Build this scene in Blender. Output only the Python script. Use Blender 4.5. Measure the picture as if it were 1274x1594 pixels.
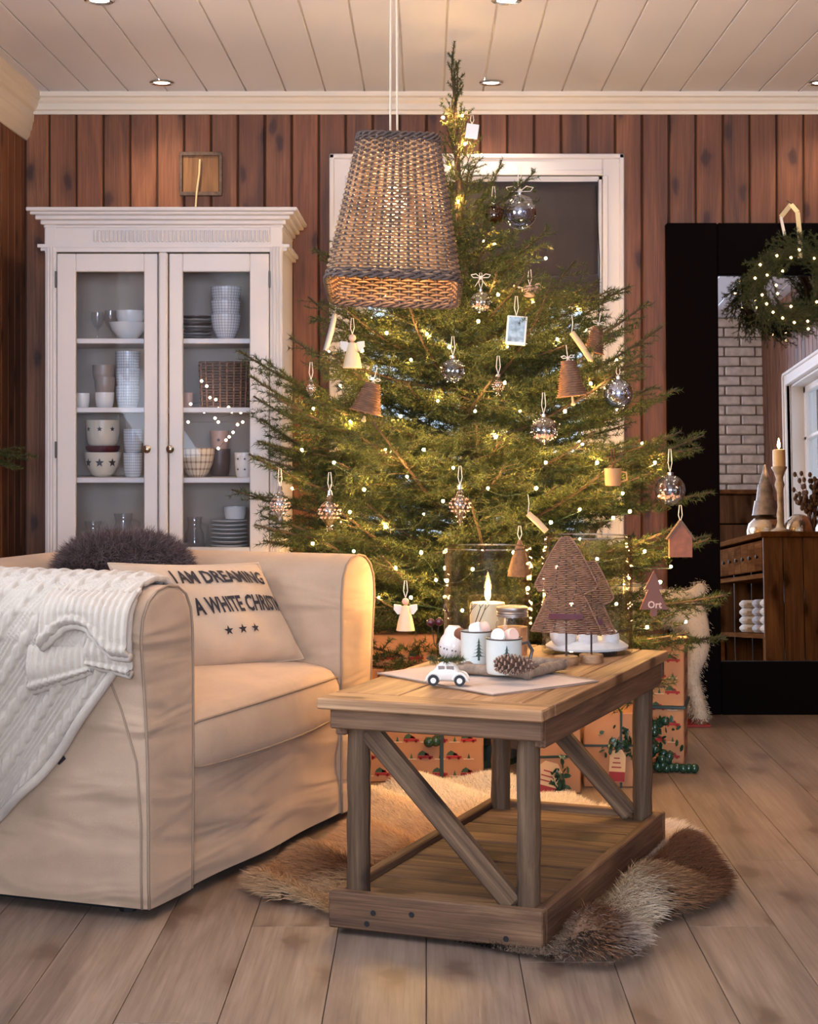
import bpy, bmesh, math, random
import numpy as np
from mathutils import Vector, Matrix, Euler

scene = bpy.context.scene
for _o in list(bpy.data.objects):
    bpy.data.objects.remove(_o, do_unlink=True)
COL = scene.collection
PI = math.pi
random.seed(7)
rng = np.random.default_rng(11)

# ------------------------------------------------------------------ camera
FPX = 2780.0                       # focal length in pixels of the 1274x1594 frame
VPX, VPY, CAMZ = 664.0, 673.0, 1.1
cam_data = bpy.data.cameras.new('camera')
cam_data.sensor_fit = 'AUTO'
cam_data.sensor_width = 36.0
cam_data.lens = 36.0 * FPX / 1594.0
cam_data.shift_x = -(VPX - 637.0) / 1594.0
cam_data.shift_y = (VPY - 797.0) / 1594.0
cam_data.clip_start = 0.05
cam_data.dof.use_dof = False
cam_data.dof.focus_distance = 4.3
cam_data.dof.aperture_fstop = 7.0
cam = bpy.data.objects.new('camera', cam_data)
cam.location = (0, 0, CAMZ)
cam.rotation_euler = (PI / 2, 0, 0)
COL.objects.link(cam)
scene.camera = cam

# ------------------------------------------------------------------ view and world
scene.view_settings.view_transform = 'Standard'
scene.view_settings.look = 'None'
scene.view_settings.gamma = 1.0
scene.view_settings.use_curve_mapping = False
scene.view_settings.exposure = 0.62
scene.cycles.use_denoising = True
scene.cycles.max_bounces = 6
scene.cycles.diffuse_bounces = 3
scene.cycles.use_adaptive_sampling = True
scene.cycles.adaptive_threshold = 0.06
scene.cycles.transparent_max_bounces = 10
scene.cycles.sample_clamp_indirect = 6.0
scene.cycles.caustics_reflective = False
scene.cycles.caustics_refractive = False

world = bpy.data.worlds.new('world')
scene.world = world
world.use_nodes = True
world.node_tree.nodes['Background'].inputs[0].default_value = (0.62, 0.80, 1.0, 1)
world.node_tree.nodes['Background'].inputs[1].default_value = 1.1

# room extents
RX0, RX1, RY0, RY1, RZ = -1.60, 2.32, -2.6, 7.12, 2.45


def light(name, kind, loc, rot, energy, color, **kw):
    ld = bpy.data.lights.new(name, kind)
    ld.energy = energy
    ld.color = color
    for k, v in kw.items():
        setattr(ld, k, v)
    o = bpy.data.objects.new(name, ld)
    o.location = loc
    o.rotation_euler = rot
    COL.objects.link(o)
    return o


# added fill lights at unseen left and rear windows, tilted up at the ceiling
light('daylight_fill_left', 'AREA', (RX0 - 0.12, 3.15, 1.45), (0, -PI / 2 - 0.6, 0), 52, (0.70, 0.82, 1.0), shape='RECTANGLE', size=1.2, size_y=1.9)
light('daylight_fill_rear', 'AREA', (0.3, RY0 - 0.12, 1.45), (PI / 2 + 0.62, 0, 0), 310, (0.68, 0.80, 1.0), shape='RECTANGLE', size=2.4, size_y=1.3)
# downlights recessed in the ceiling; their lenses are built with the ceiling
DOWNLIGHTS = [(x, y) for y in (6.88, 5.57, 4.26, 2.95, 1.64, 0.33, -0.98) for x in (-1.02, 0.25, 1.52)]
for _i, (_x, _y) in enumerate(DOWNLIGHTS):
    light('downlight_lamp', 'SPOT', (_x, _y, RZ - 0.03), (0, 0, 0), 8, (1.0, 0.82, 0.62), spot_size=math.radians(125), spot_blend=0.9, shadow_soft_size=0.035)


# ------------------------------------------------------------------ helpers
def at(px, py, Y):
    return Vector(((px - VPX) * Y / FPX, Y, CAMZ - (py - VPY) * Y / FPX))


def on(px, py, Z):
    Y = FPX * (CAMZ - Z) / (py - VPY)
    return Vector(((px - VPX) * Y / FPX, Y, Z))


def srgb(r, g, b):
    def f(c):
        c /= 255.0
        return c / 12.92 if c <= 0.04045 else ((c + 0.055) / 1.055) ** 2.4
    return (f(r), f(g), f(b), 1.0)


def tag(o, label=None, cat=None, group=None, kind=None):
    if label: o['label'] = label
    if cat: o['category'] = cat
    if group: o['group'] = group
    if kind: o['kind'] = kind
    return o


def empty(name, loc=(0, 0, 0), rz=0.0, label=None, cat=None, group=None, kind=None):
    o = bpy.data.objects.new(name, None)
    o.empty_display_size = 0.05
    o.location = loc
    o.rotation_euler = (0, 0, rz)
    COL.objects.link(o)
    return tag(o, label, cat, group, kind)


def link(name, me, parent=None, loc=None, rot=None, scale=None):
    o = bpy.data.objects.new(name, me)
    COL.objects.link(o)
    if parent is not None: o.parent = parent
    if loc is not None: o.location = loc
    if rot is not None: o.rotation_euler = rot
    if scale is not None: o.scale = scale
    return o


def children(o):
    return [c for c in o.children]


def copy_tree(o, parent=None):
    c = o.copy()
    COL.objects.link(c)
    c.parent = parent
    for ch in children(o):
        copy_tree(ch, c)
    return c


class MB:
    """collects polygons for one mesh"""

    def __init__(self):
        self.v, self.f, self.m = [], [], []
        self.mi = 0

    def add(self, verts, faces):
        b = len(self.v)
        self.v.extend([tuple(p) for p in verts])
        for f in faces:
            self.f.append(tuple(b + i for i in f))
            self.m.append(self.mi)
        return self

    def box(self, c, s, rot=None, bev=0.0):
        hx, hy, hz = s[0] / 2, s[1] / 2, s[2] / 2
        c = Vector(c)
        R = rot.to_matrix() if isinstance(rot, Euler) else rot
        if bev <= 0:
            vs = [Vector((x, y, z)) for x in (-hx, hx) for y in (-hy, hy) for z in (-hz, hz)]
            fs = [(0, 1, 3, 2), (4, 6, 7, 5), (0, 4, 5, 1), (2, 3, 7, 6), (0, 2, 6, 4), (1, 5, 7, 3)]
        else:
            bm = bmesh.new()
            bmesh.ops.create_cube(bm, size=1.0)
            for v in bm.verts:
                v.co = Vector((v.co.x * s[0], v.co.y * s[1], v.co.z * s[2]))
            bmesh.ops.bevel(bm, geom=list(bm.edges), offset=min(bev, 0.49 * min(s)), segments=1, affect='EDGES')
            bm.verts.index_update()
            vs = [v.co.copy() for v in bm.verts]
            fs = [[v.index for v in f.verts] for f in bm.faces]
            bm.free()
        if R is not None:
            vs = [R @ p for p in vs]
        return self.add([p + c for p in vs], fs)

    def bar(self, a, b, w, h, up=(0, 0, 1), bev=0.0):
        """square bar from a to b, w across and h along up"""
        a, b = Vector(a), Vector(b)
        d = (b - a)
        L = d.length
        d.normalize()
        up = Vector(up)
        s = d.cross(up)
        if s.length < 1e-5:
            s = d.cross(Vector((1, 0, 0)))
        s.normalize()
        u = s.cross(d)
        R = Matrix((d, s, u)).transposed()
        return self.box((a + b) / 2, (L, w, h), R, bev)

    def tube(self, pts, r, n=6, cap=True, closed=False):
        pts = [Vector(p) for p in pts]
        N = len(pts)
        rs = r if isinstance(r, (list, tuple)) else [r] * N
        vs, fs = [], []
        prev = None
        for i, p in enumerate(pts):
            if closed:
                t = pts[(i + 1) % N] - pts[i - 1]
            else:
                t = pts[min(i + 1, N - 1)] - pts[max(i - 1, 0)]
            if t.length < 1e-9: t = Vector((0, 0, 1))
            t.normalize()
            if prev is None:
                ref = Vector((0, 0, 1)) if abs(t.z) < 0.9 else Vector((1, 0, 0))
                nrm = t.cross(ref).normalized()
            else:
                nrm = (prev - t * prev.dot(t))
                if nrm.length < 1e-6:
                    nrm = t.orthogonal()
                nrm.normalize()
            prev = nrm
            bn = t.cross(nrm)
            for k in range(n):
                a = 2 * PI * k / n
                vs.append(p + (nrm * math.cos(a) + bn * math.sin(a)) * rs[i])
        for i in range(N if closed else N - 1):
            j = (i + 1) % N
            for k in range(n):
                k2 = (k + 1) % n
                fs.append((i * n + k, i * n + k2, j * n + k2, j * n + k))
        if cap and not closed:
            fs.append(tuple(reversed(range(n))))
            fs.append(tuple((N - 1) * n + k for k in range(n)))
        return self.add(vs, fs)

    def lathe(self, prof, n=20, c=(0, 0, 0), capb=True, capt=True, M=None):
        """prof: list of (radius, z)"""
        c = Vector(c)
        vs, fs = [], []
        for (r, z) in prof:
            for k in range(n):
                a = 2 * PI * k / n
                p = Vector((r * math.cos(a), r * math.sin(a), z))
                if M is not None: p = M @ p
                vs.append(p + c)
        for i in range(len(prof) - 1):
            for k in range(n):
                k2 = (k + 1) % n
                fs.append((i * n + k, i * n + k2, (i + 1) * n + k2, (i + 1) * n + k))
        if capb: fs.append(tuple(reversed(range(n))))
        if capt: fs.append(tuple((len(prof) - 1) * n + k for k in range(n)))
        return self.add(vs, fs)

    def ball(self, c, r, nu=12, nv=8, sc=(1, 1, 1)):
        prof = []
        vs, fs = [], []
        c = Vector(c)
        for i in range(nv + 1):
            th = PI * i / nv
            for k in range(nu):
                a = 2 * PI * k / nu
                vs.append(c + Vector((r * sc[0] * math.sin(th) * math.cos(a), r * sc[1] * math.sin(th) * math.sin(a), -r * sc[2] * math.cos(th))))
        for i in range(nv):
            for k in range(nu):
                k2 = (k + 1) % nu
                fs.append((i * nu + k, i * nu + k2, (i + 1) * nu + k2, (i + 1) * nu + k))
        return self.add(vs, fs)

    def prism(self, poly, z0, z1, M=None):
        """poly of (x, y) extruded in z, optional matrix"""
        n = len(poly)
        vs = [Vector((x, y, z0)) for x, y in poly] + [Vector((x, y, z1)) for x, y in poly]
        if M is not None: vs = [M @ p for p in vs]
        fs = [tuple(reversed(range(n))), tuple(range(n, 2 * n))]
        for i in range(n):
            j = (i + 1) % n
            fs.append((i, j, n + j, n + i))
        return self.add(vs, fs)

    def grid(self, fn, nu, nv, closed_u=False):
        vs = [fn(i / (nu if closed_u else nu - 1), j / (nv - 1)) for j in range(nv) for i in range(nu)]
        fs = []
        for j in range(nv - 1):
            for i in range(nu if closed_u else nu - 1):
                i2 = (i + 1) % nu
                fs.append((j * nu + i, j * nu + i2, (j + 1) * nu + i2, (j + 1) * nu + i))
        return self.add(vs, fs)

    def mesh(self, name, mats, smooth=False):
        me = bpy.data.meshes.new(name)
        me.from_pydata([tuple(p) for p in self.v], [], self.f)
        mats = mats if isinstance(mats, (list, tuple)) else [mats]
        for m in mats: me.materials.append(m)
        if len(mats) > 1:
            me.polygons.foreach_set('material_index', self.m)
        if smooth:
            me.polygons.foreach_set('use_smooth', [True] * len(me.polygons))
            if smooth != 'full':
                try:
                    me.set_sharp_from_angle(angle=math.radians(40))
                except Exception:
                    pass
        bm = bmesh.new()
        bm.from_mesh(me)
        bmesh.ops.recalc_face_normals(bm, faces=bm.faces)
        bm.to_mesh(me)
        bm.free()
        me.update()
        return me

    def build(self, name, mats, parent=None, smooth=False, loc=None, rot=None):
        return link(name, self.mesh(name, mats, smooth), parent, loc, rot)


def fast_mesh(name, V, tris, mats, colors=None, smooth=False, mi=None):
    """numpy triangle mesh; colors per vertex (n,3)"""
    me = bpy.data.meshes.new(name)
    nv, nt = len(V), len(tris)
    me.vertices.add(nv)
    me.vertices.foreach_set('co', np.asarray(V, dtype=np.float32).ravel())
    me.loops.add(nt * 3)
    me.loops.foreach_set('vertex_index', np.asarray(tris, dtype=np.int32).ravel())
    me.polygons.add(nt)
    me.polygons.foreach_set('loop_start', np.arange(0, nt * 3, 3, dtype=np.int32))
    me.polygons.foreach_set('loop_total', np.full(nt, 3, dtype=np.int32))
    for m in (mats if isinstance(mats, (list, tuple)) else [mats]): me.materials.append(m)
    if mi is not None:
        me.polygons.foreach_set('material_index', np.asarray(mi, dtype=np.int32))
    if smooth:
        me.polygons.foreach_set('use_smooth', np.ones(nt, dtype=bool))
    if colors is not None:
        ca = me.color_attributes.new('Col', 'FLOAT_COLOR', 'POINT')
        c4 = np.ones((nv, 4), dtype=np.float32)
        c4[:, :3] = colors
        ca.data.foreach_set('color', c4.ravel())
    me.update(calc_edges=True)
    me.validate()
    return me


# ------------------------------------------------------------------ materials
MATS = {}


def newmat(name):
    m = bpy.data.materials.new(name)
    m.use_nodes = True
    nt = m.node_tree
    b = nt.nodes['Principled BSDF']
    MATS[name] = m
    return m, nt, b


def N(nt, t, **inp):
    n = nt.nodes.new(t)
    for k, v in inp.items():
        if k in n.inputs.keys():
            n.inputs[k].default_value = v
        else:
            setattr(n, k, v)
    return n


def ramp(nt, fac, stops):
    r = nt.nodes.new('ShaderNodeValToRGB')
    cr = r.color_ramp
    while len(cr.elements) > 1: cr.elements.remove(cr.elements[-1])
    cr.elements[0].position, cr.elements[0].color = stops[0]
    for p, c in stops[1:]:
        e = cr.elements.new(p)
        e.color = c
    nt.links.new(fac, r.inputs[0])
    return r.outputs[0]


def mixc(nt, fac, a, b, mode='MIX'):
    n = nt.nodes.new('ShaderNodeMix')
    n.data_type = 'RGBA'
    n.blend_type = mode
    for s, v in ((n.inputs[0], fac), (n.inputs[6], a), (n.inputs[7], b)):
        if hasattr(v, 'is_linked'):
            nt.links.new(v, s)
        else:
            s.default_value = v
    return n.outputs[2]


def math_n(nt, op, a, b=0.0):
    n = nt.nodes.new('ShaderNodeMath')
    n.operation = op
    for s, v in ((n.inputs[0], a), (n.inputs[1], b)):
        if hasattr(v, 'is_linked'):
            nt.links.new(v, s)
        else:
            s.default_value = v
    return n.outputs[0]


def coords(nt, scale=(1, 1, 1), rand=True, kind='Object', rot=(0, 0, 0)):
    tc = nt.nodes.new('ShaderNodeTexCoord')
    out = tc.outputs[kind]
    if rand:
        oi = nt.nodes.new('ShaderNodeObjectInfo')
        cm = nt.nodes.new('ShaderNodeVectorMath')
        cm.operation = 'SCALE'
        cm.inputs[0].default_value = (31.7, 17.3, 23.9)
        nt.links.new(oi.outputs['Random'], cm.inputs['Scale'])
        ad = nt.nodes.new('ShaderNodeVectorMath')
        nt.links.new(out, ad.inputs[0])
        nt.links.new(cm.outputs[0], ad.inputs[1])
        out = ad.outputs[0]
    mp = nt.nodes.new('ShaderNodeMapping')
    mp.inputs['Scale'].default_value = scale
    mp.inputs['Rotation'].default_value = rot
    nt.links.new(out, mp.inputs[0])
    return mp.outputs[0]


def noise(nt, vec, scale, detail=4, rough=0.55, dist=0.0):
    n = nt.nodes.new('ShaderNodeTexNoise')
    n.inputs['Scale'].default_value = scale
    n.inputs['Detail'].default_value = detail
    n.inputs['Roughness'].default_value = rough
    n.inputs['Distortion'].default_value = dist
    nt.links.new(vec, n.inputs['Vector'])
    return n.outputs['Fac']


def bump(nt, b, h, strength=0.3, dist=0.01):
    n = nt.nodes.new('ShaderNodeBump')
    n.inputs['Strength'].default_value = strength
    n.inputs['Distance'].default_value = dist
    nt.links.new(h, n.inputs['Height'])
    nt.links.new(n.outputs[0], b.inputs['Normal'])
    return n


def plain(name, col, rough=0.5, metal=0.0, var=0.0, vscale=30, bmp=0.0, bscale=200, spec=0.5, coat=0.0, sheen=0.0):
    m, nt, b = newmat(name)
    b.inputs['Base Color'].default_value = col
    b.inputs['Roughness'].default_value = rough
    b.inputs['Metallic'].default_value = metal
    b.inputs['Specular IOR Level'].default_value = spec
    if coat: b.inputs['Coat Weight'].default_value = coat
    if sheen:
        b.inputs['Sheen Weight'].default_value = sheen
    if var:
        v = coords(nt)
        n = noise(nt, v, vscale, 5)
        lo = tuple(c * (1 - var) for c in col[:3]) + (1,)
        hi = tuple(min(1, c * (1 + var)) for c in col[:3]) + (1,)
        nt.links.new(ramp(nt, n, [(0.3, lo), (0.7, hi)]), b.inputs['Base Color'])
    if bmp:
        v = coords(nt)
        bump(nt, b, noise(nt, v, bscale, 3), bmp, 0.004)
    return m


def emit(name, col, strength):
    m, nt, b = newmat(name)
    b.inputs['Base Color'].default_value = col
    b.inputs['Emission Color'].default_value = col
    b.inputs['Emission Strength'].default_value = strength
    return m


def emit_clear(name, col, strength):
    """glowing and see-through, as a flame or a lit clear bulb is"""
    m, nt, b = newmat(name)
    e = N(nt, 'ShaderNodeEmission')
    e.inputs[0].default_value = col
    e.inputs[1].default_value = strength
    tr = N(nt, 'ShaderNodeBsdfTransparent')
    ad = N(nt, 'ShaderNodeAddShader')
    nt.links.new(e.outputs[0], ad.inputs[0]); nt.links.new(tr.outputs[0], ad.inputs[1])
    nt.links.new(ad.outputs[0], nt.nodes['Material Output'].inputs[0])
    return m


def glass(name, col=(1, 1, 1, 1), rough=0.0, tint=0.02, edge=0.55, pw_=3.5):
    """thin clear glass: mostly see-through with a sharp fresnel reflection"""
    m, nt, b = newmat(name)
    out = nt.nodes['Material Output']
    tr = N(nt, 'ShaderNodeBsdfTransparent')
    tr.inputs[0].default_value = col
    gl = N(nt, 'ShaderNodeBsdfGlossy')
    gl.inputs['Roughness'].default_value = rough
    fr = N(nt, 'ShaderNodeLayerWeight')
    fr.inputs['Blend'].default_value = 0.5
    pw = math_n(nt, 'POWER', fr.outputs['Facing'], pw_)
    add = math_n(nt, 'ADD', math_n(nt, 'MULTIPLY', pw, edge), tint)
    mx = N(nt, 'ShaderNodeMixShader')
    nt.links.new(add, mx.inputs[0])
    nt.links.new(tr.outputs[0], mx.inputs[1])
    nt.links.new(gl.outputs[0], mx.inputs[2])
    nt.links.new(mx.outputs[0], out.inputs[0])
    return m


def wood(name, cols, axis='z', rough=0.55, grain=1.0, knots=0.0, knot_col=None, bmp=0.25, plankvar=0.25, fine=1.0, flat='y', contrast=0.55, spec=0.35):
    """cols: dark, mid, light. axis: the local axis the grain follows"""
    m, nt, b = newmat(name)
    def sc(a, l):
        return {'x': (l, a, a), 'y': (a, l, a), 'z': (a, a, l)}[axis]
    v = coords(nt, sc(9.0 * grain, 0.9 * grain))
    n1 = noise(nt, v, 1.0, 5, 0.6, 1.2)
    v2 = coords(nt, sc(120.0 * fine, 3.5 * fine))
    n2 = noise(nt, v2, 1.0, 3, 0.6, 0.3)
    c = ramp(nt, n1, [(0.25, cols[0]), (0.5, cols[1]), (0.75, cols[2])])
    fcol = ramp(nt, n2, [(0.28, (contrast, contrast * 0.95, contrast * 0.9, 1)), (0.66, (1, 1, 1, 1))])
    c = mixc(nt, 0.75, c, fcol, 'MULTIPLY')
    if plankvar:
        oi = nt.nodes.new('ShaderNodeObjectInfo')
        pv = ramp(nt, oi.outputs['Random'], [(0.0, (1 - plankvar,) * 3 + (1,)), (1.0, (1.0 + 0.3 * plankvar,) * 3 + (1,))])
        c = mixc(nt, 1.0, c, pv, 'MULTIPLY')
    h = n2
    if knots:
        vk0 = coords(nt, sc(7.0 * knots, 2.9 * knots))
        wob = noise(nt, coords(nt, (11, 11, 11)), 1.0, 2)
        sk = N(nt, 'ShaderNodeSeparateXYZ'); nt.links.new(vk0, sk.inputs[0])
        ck = N(nt, 'ShaderNodeCombineXYZ')
        pair = {'x': (1, 2), 'y': (0, 2), 'z': (0, 1)}[flat]
        nt.links.new(math_n(nt, 'ADD', sk.outputs[pair[0]], math_n(nt, 'MULTIPLY', wob, 0.35)), ck.inputs[0]); nt.links.new(sk.outputs[pair[1]], ck.inputs[1])
        vk = ck.outputs[0]
        vd = nt.nodes.new('ShaderNodeTexVoronoi')
        vd.voronoi_dimensions = '2D'
        vd.inputs['Scale'].default_value = 1.0
        vd.inputs['Randomness'].default_value = 1.0
        nt.links.new(vk, vd.inputs['Vector'])
        kn = ramp(nt, vd.outputs['Distance'], [(0.0, (0.95, 0.95, 0.95, 1)), (0.07, (0.85, 0.85, 0.85, 1)), (0.13, (0.30, 0.30, 0.30, 1)), (0.26, (0, 0, 0, 1))])
        c = mixc(nt, kn, c, knot_col or cols[0])
    nt.links.new(c, b.inputs['Base Color'])
    b.inputs['Roughness'].default_value = rough
    b.inputs['Specular IOR Level'].default_value = spec
    bump(nt, b, h, bmp, 0.004)
    return m


def fabric(name, col, wr=0.35, wscale=(3, 3, 9), thread=900, rough=0.9, var=0.08):
    m, nt, b = newmat(name)
    v = coords(nt, wscale, rand=False)
    n1 = noise(nt, v, 1.0, 2, 0.45, 0.8)
    v2 = coords(nt, rand=False)
    n2 = noise(nt, v2, thread, 2)
    n3 = noise(nt, v2, 6.0, 4)
    lo = tuple(c * (1 - var) for c in col[:3]) + (1,)
    hi = tuple(min(1, c * (1 + var)) for c in col[:3]) + (1,)
    c = ramp(nt, n3, [(0.3, lo), (0.7, hi)])
    f = ramp(nt, n2, [(0.3, (0.82, 0.82, 0.82, 1)), (0.7, (1, 1, 1, 1))])
    c = mixc(nt, 1.0, c, f, 'MULTIPLY')
    nt.links.new(c, b.inputs['Base Color'])
    b.inputs['Roughness'].default_value = rough
    b.inputs['Sheen Weight'].default_value = 0.15
    b.inputs['Specular IOR Level'].default_value = 0.15
    b1 = bump(nt, b, n1, wr, 0.06)
    b2 = N(nt, 'ShaderNodeBump')
    b2.inputs['Strength'].default_value = 0.25
    b2.inputs['Distance'].default_value = 0.002
    nt.links.new(n2, b2.inputs['Height'])
    nt.links.new(b1.outputs[0], b2.inputs['Normal'])
    nt.links.new(b2.outputs[0], b.inputs['Normal'])
    return m


def vcol(name, rough=0.7, mult=1.0, spec=0.2, sub=0.0):
    m, nt, b = newmat(name)
    a = N(nt, 'ShaderNodeVertexColor')
    a.layer_name = 'Col'
    nt.links.new(a.outputs[0], b.inputs['Base Color'])
    b.inputs['Roughness'].default_value = rough
    b.inputs['Specular IOR Level'].default_value = spec
    return m


M_white = plain('white_paint', srgb(226, 217, 211), 0.45, bmp=0.03, bscale=60)
M_cab = plain('cabinet_white', srgb(222, 213, 207), 0.42)
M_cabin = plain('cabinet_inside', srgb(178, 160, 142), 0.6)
M_ceil = plain('ceiling_white', srgb(221, 222, 235), 0.5)
M_crown = plain('crown_cream', srgb(226, 212, 192), 0.5)
M_pine = wood('stained_pine', (srgb(86, 50, 30), srgb(132, 80, 50), srgb(160, 104, 66)), 'z', 0.5, 1.0, knots=1.0, knot_col=srgb(58, 27, 15), plankvar=0.32)
M_floor = wood('oak_floor', (srgb(108, 91, 79), srgb(140, 118, 101), srgb(162, 140, 122)), 'y', 0.42, 0.9, knots=0.62, knot_col=srgb(96, 74, 60), bmp=0.1, plankvar=0.14, fine=0.9, flat='z', contrast=0.60)
M_gap = plain('joint_dark', srgb(60, 38, 26), 0.8)
M_fgap = plain('floor_joint', srgb(104, 82, 66), 0.8)
M_oldwood = wood('reclaimed_wood', (srgb(74, 50, 36), srgb(122, 88, 62), srgb(160, 122, 88)), 'x', 0.72, 1.6, knots=1.2, knot_col=srgb(48, 30, 20), bmp=0.6, plankvar=0.3, contrast=0.36)
M_oldwoody = wood('reclaimed_wood_long', (srgb(74, 48, 34), srgb(118, 82, 58), srgb(152, 114, 82)), 'y', 0.72, 1.6, knots=1.2, knot_col=srgb(48, 30, 20), bmp=0.6, plankvar=0.3, contrast=0.36)
M_oldwoodz = wood('reclaimed_wood_upright', (srgb(66, 48, 34), srgb(108, 82, 58), srgb(142, 112, 84)), 'z', 0.75, 1.8, knots=1.0, knot_col=srgb(50, 34, 24), bmp=0.7, plankvar=0.2, contrast=0.34)
M_topwood = wood('table_top_wood', (srgb(112, 76, 48), srgb(164, 120, 82), srgb(196, 152, 110)), 'y', 0.6, 1.5, knots=1.1, knot_col=srgb(84, 52, 32), bmp=0.45, plankvar=0.18, flat='z', contrast=0.42)
M_topend = wood('table_end_wood', (srgb(114, 78, 50), srgb(168, 124, 86), srgb(200, 156, 114)), 'x', 0.6, 1.5, knots=1.1, knot_col=srgb(84, 52, 32), bmp=0.45, plankvar=0.1, flat='z', contrast=0.42)
M_dark = plain('dark_frame', srgb(10, 5, 5), 0.75, spec=0.03)
M_linen = fabric('linen_cover', srgb(188, 158, 130), 0.75, (2.6, 1.6, 8.0))
M_linen2 = fabric('linen_cushion', srgb(194, 162, 132), 0.22, (4, 4, 4))
M_pipe = plain('piping_taupe', srgb(150, 126, 104), 0.9)
M_pillow = fabric('pillow_cotton', srgb(202, 176, 150), 0.2, (7, 7, 7))
M_print = plain('print_black', srgb(38, 34, 40), 0.9)
M_knit = plain('cream_wool', srgb(190, 174, 156), 0.95, var=0.06, vscale=40, bmp=0.6, bscale=420, spec=0.1, sheen=0.3)
M_glass = glass('clear_glass', (0.98, 0.985, 0.98, 1))
M_glassb = glass('bauble_glass', (0.97, 0.97, 0.98, 1), tint=0.07, edge=0.7, pw_=2.2)
M_hglass = glass('hurricane_glass', (0.97, 0.98, 0.97, 1), tint=0.035, edge=0.75, pw_=4.0)
M_pane = glass('window_pane', (0.97, 0.98, 1, 1), tint=0.012)
M_chrome = plain('silver_metal', srgb(205, 200, 192), 0.25, 1.0)
M_zinc = plain('zinc_lid', srgb(170, 165, 160), 0.4, 1.0)
M_black = plain('black', srgb(20, 18, 18), 0.6)
M_iron = plain('hinge_metal', srgb(95, 90, 84), 0.45, 0.8)
M_porc = plain('white_porcelain', srgb(228, 224, 218), 0.2, coat=0.3)
M_cream = plain('cream_ceramic', srgb(222, 208, 186), 0.3)
M_greyc = plain('grey_ceramic', srgb(150, 138, 130), 0.35)
M_brownc = plain('brown_ceramic', srgb(92, 72, 62), 0.4)
M_star = plain('star_print', srgb(60, 52, 52), 0.5)
M_red = plain('red_print', srgb(150, 34, 28), 0.6)
M_redribbon = plain('burgundy_ribbon', srgb(84, 22, 30), 0.6)
M_pinkc = plain('pink_ceramic', srgb(214, 172, 150), 0.4)
M_wicker = plain('wicker_brown', srgb(128, 88, 62), 0.7, var=0.35, vscale=60)
M_wickerd = plain('wicker_dark', srgb(92, 70, 56), 0.7, var=0.4, vscale=60)
M_wickerg = plain('wicker_grey', srgb(140, 98, 72), 0.7, var=0.3, vscale=60)
M_kraft = plain('kraft_paper', srgb(180, 124, 82), 0.75, var=0.06, vscale=12, bmp=0.05, bscale=40)
M_green = plain('dark_green_ribbon', srgb(26, 46, 34), 0.45)
M_greenb = plain('green_bead', srgb(28, 62, 44), 0.12, coat=0.5)
M_leafgreen = plain('fir_green', srgb(52, 74, 38), 0.7, var=0.3)
M_snow = plain('white_snow', srgb(238, 230, 228), 0.9, bmp=0.4, bscale=180)
M_wax = plain('candle_wax', srgb(236, 214, 176), 0.5)
M_bark = plain('bark_grey', srgb(136, 116, 98), 0.85, var=0.45, vscale=35, bmp=0.6, bscale=90)
M_bead = emit('fairy_bulb', (1.0, 0.56, 0.18, 1), 1250.0)
M_flame = emit_clear('flame', (1.0, 0.58, 0.2, 1), 16.0)
M_lens = emit('downlight_lens', (1.0, 0.90, 0.78, 1), 9.0)
M_ribbonw = plain('white_ribbon', srgb(226, 214, 200), 0.7)
M_ribbonc = plain('cream_ribbon', srgb(214, 190, 140), 0.7)
M_bark2 = plain('trunk_bark', srgb(70, 52, 40), 0.9, var=0.3, bmp=0.5)


# ================================================================== the room
_cache = {}


def shared_box(key, s, mat, bev=0.0):
    k = (key, tuple(round(x, 4) for x in s), mat.name)
    if k not in _cache:
        _cache[k] = MB().box((0, 0, 0), s, None, bev).mesh(key, mat)
    return _cache[k]


# ---- floor: oak boards laid away from the camera, joints recessed
fl = MB().box(((RX0 + RX1) / 2, (RY0 + RY1) / 2, -0.03), (RX1 - RX0 + 0.4, RY1 - RY0 + 0.4, 0.04)).build('floor', M_fgap)
tag(fl, kind='structure')
BW = 0.1947
i0, i1 = math.floor(RX0 / BW), math.ceil(RX1 / BW)
rf = random.Random(3)
for i in range(i0, i1):
    y = RY0 - rf.uniform(0.2, 1.9)
    while y < RY1:
        L = 2.05
        a, b_ = max(y, RY0 - 0.05), min(y + L, RY1 + 0.05)
        if b_ - a > 0.05:
            me = shared_box('floor_board', (BW - 0.0016, b_ - a - 0.0014, 0.014), M_floor, 0.0008)
            link('floor_board', me, fl, ((i + 0.5) * BW, (a + b_) / 2, -0.007))
        y += L

# ---- ceiling: white boards with recessed grooves
cl = MB().box(((RX0 + RX1) / 2, (RY0 + RY1) / 2, RZ + 0.033), (RX1 - RX0 + 0.4, RY1 - RY0 + 0.4, 0.05)).build('ceiling', M_white)
tag(cl, kind='structure')
CW = 0.1562
x = RX0 - 0.05
k = 0
while x < RX1:
    me = shared_box('ceiling_board', (CW - 0.005, RY1 - RY0 + 0.1, 0.008), M_ceil, 0.002)
    link('ceiling_board', me, cl, (x + CW / 2, (RY0 + RY1) / 2, RZ + 0.004))
    x += CW

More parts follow.
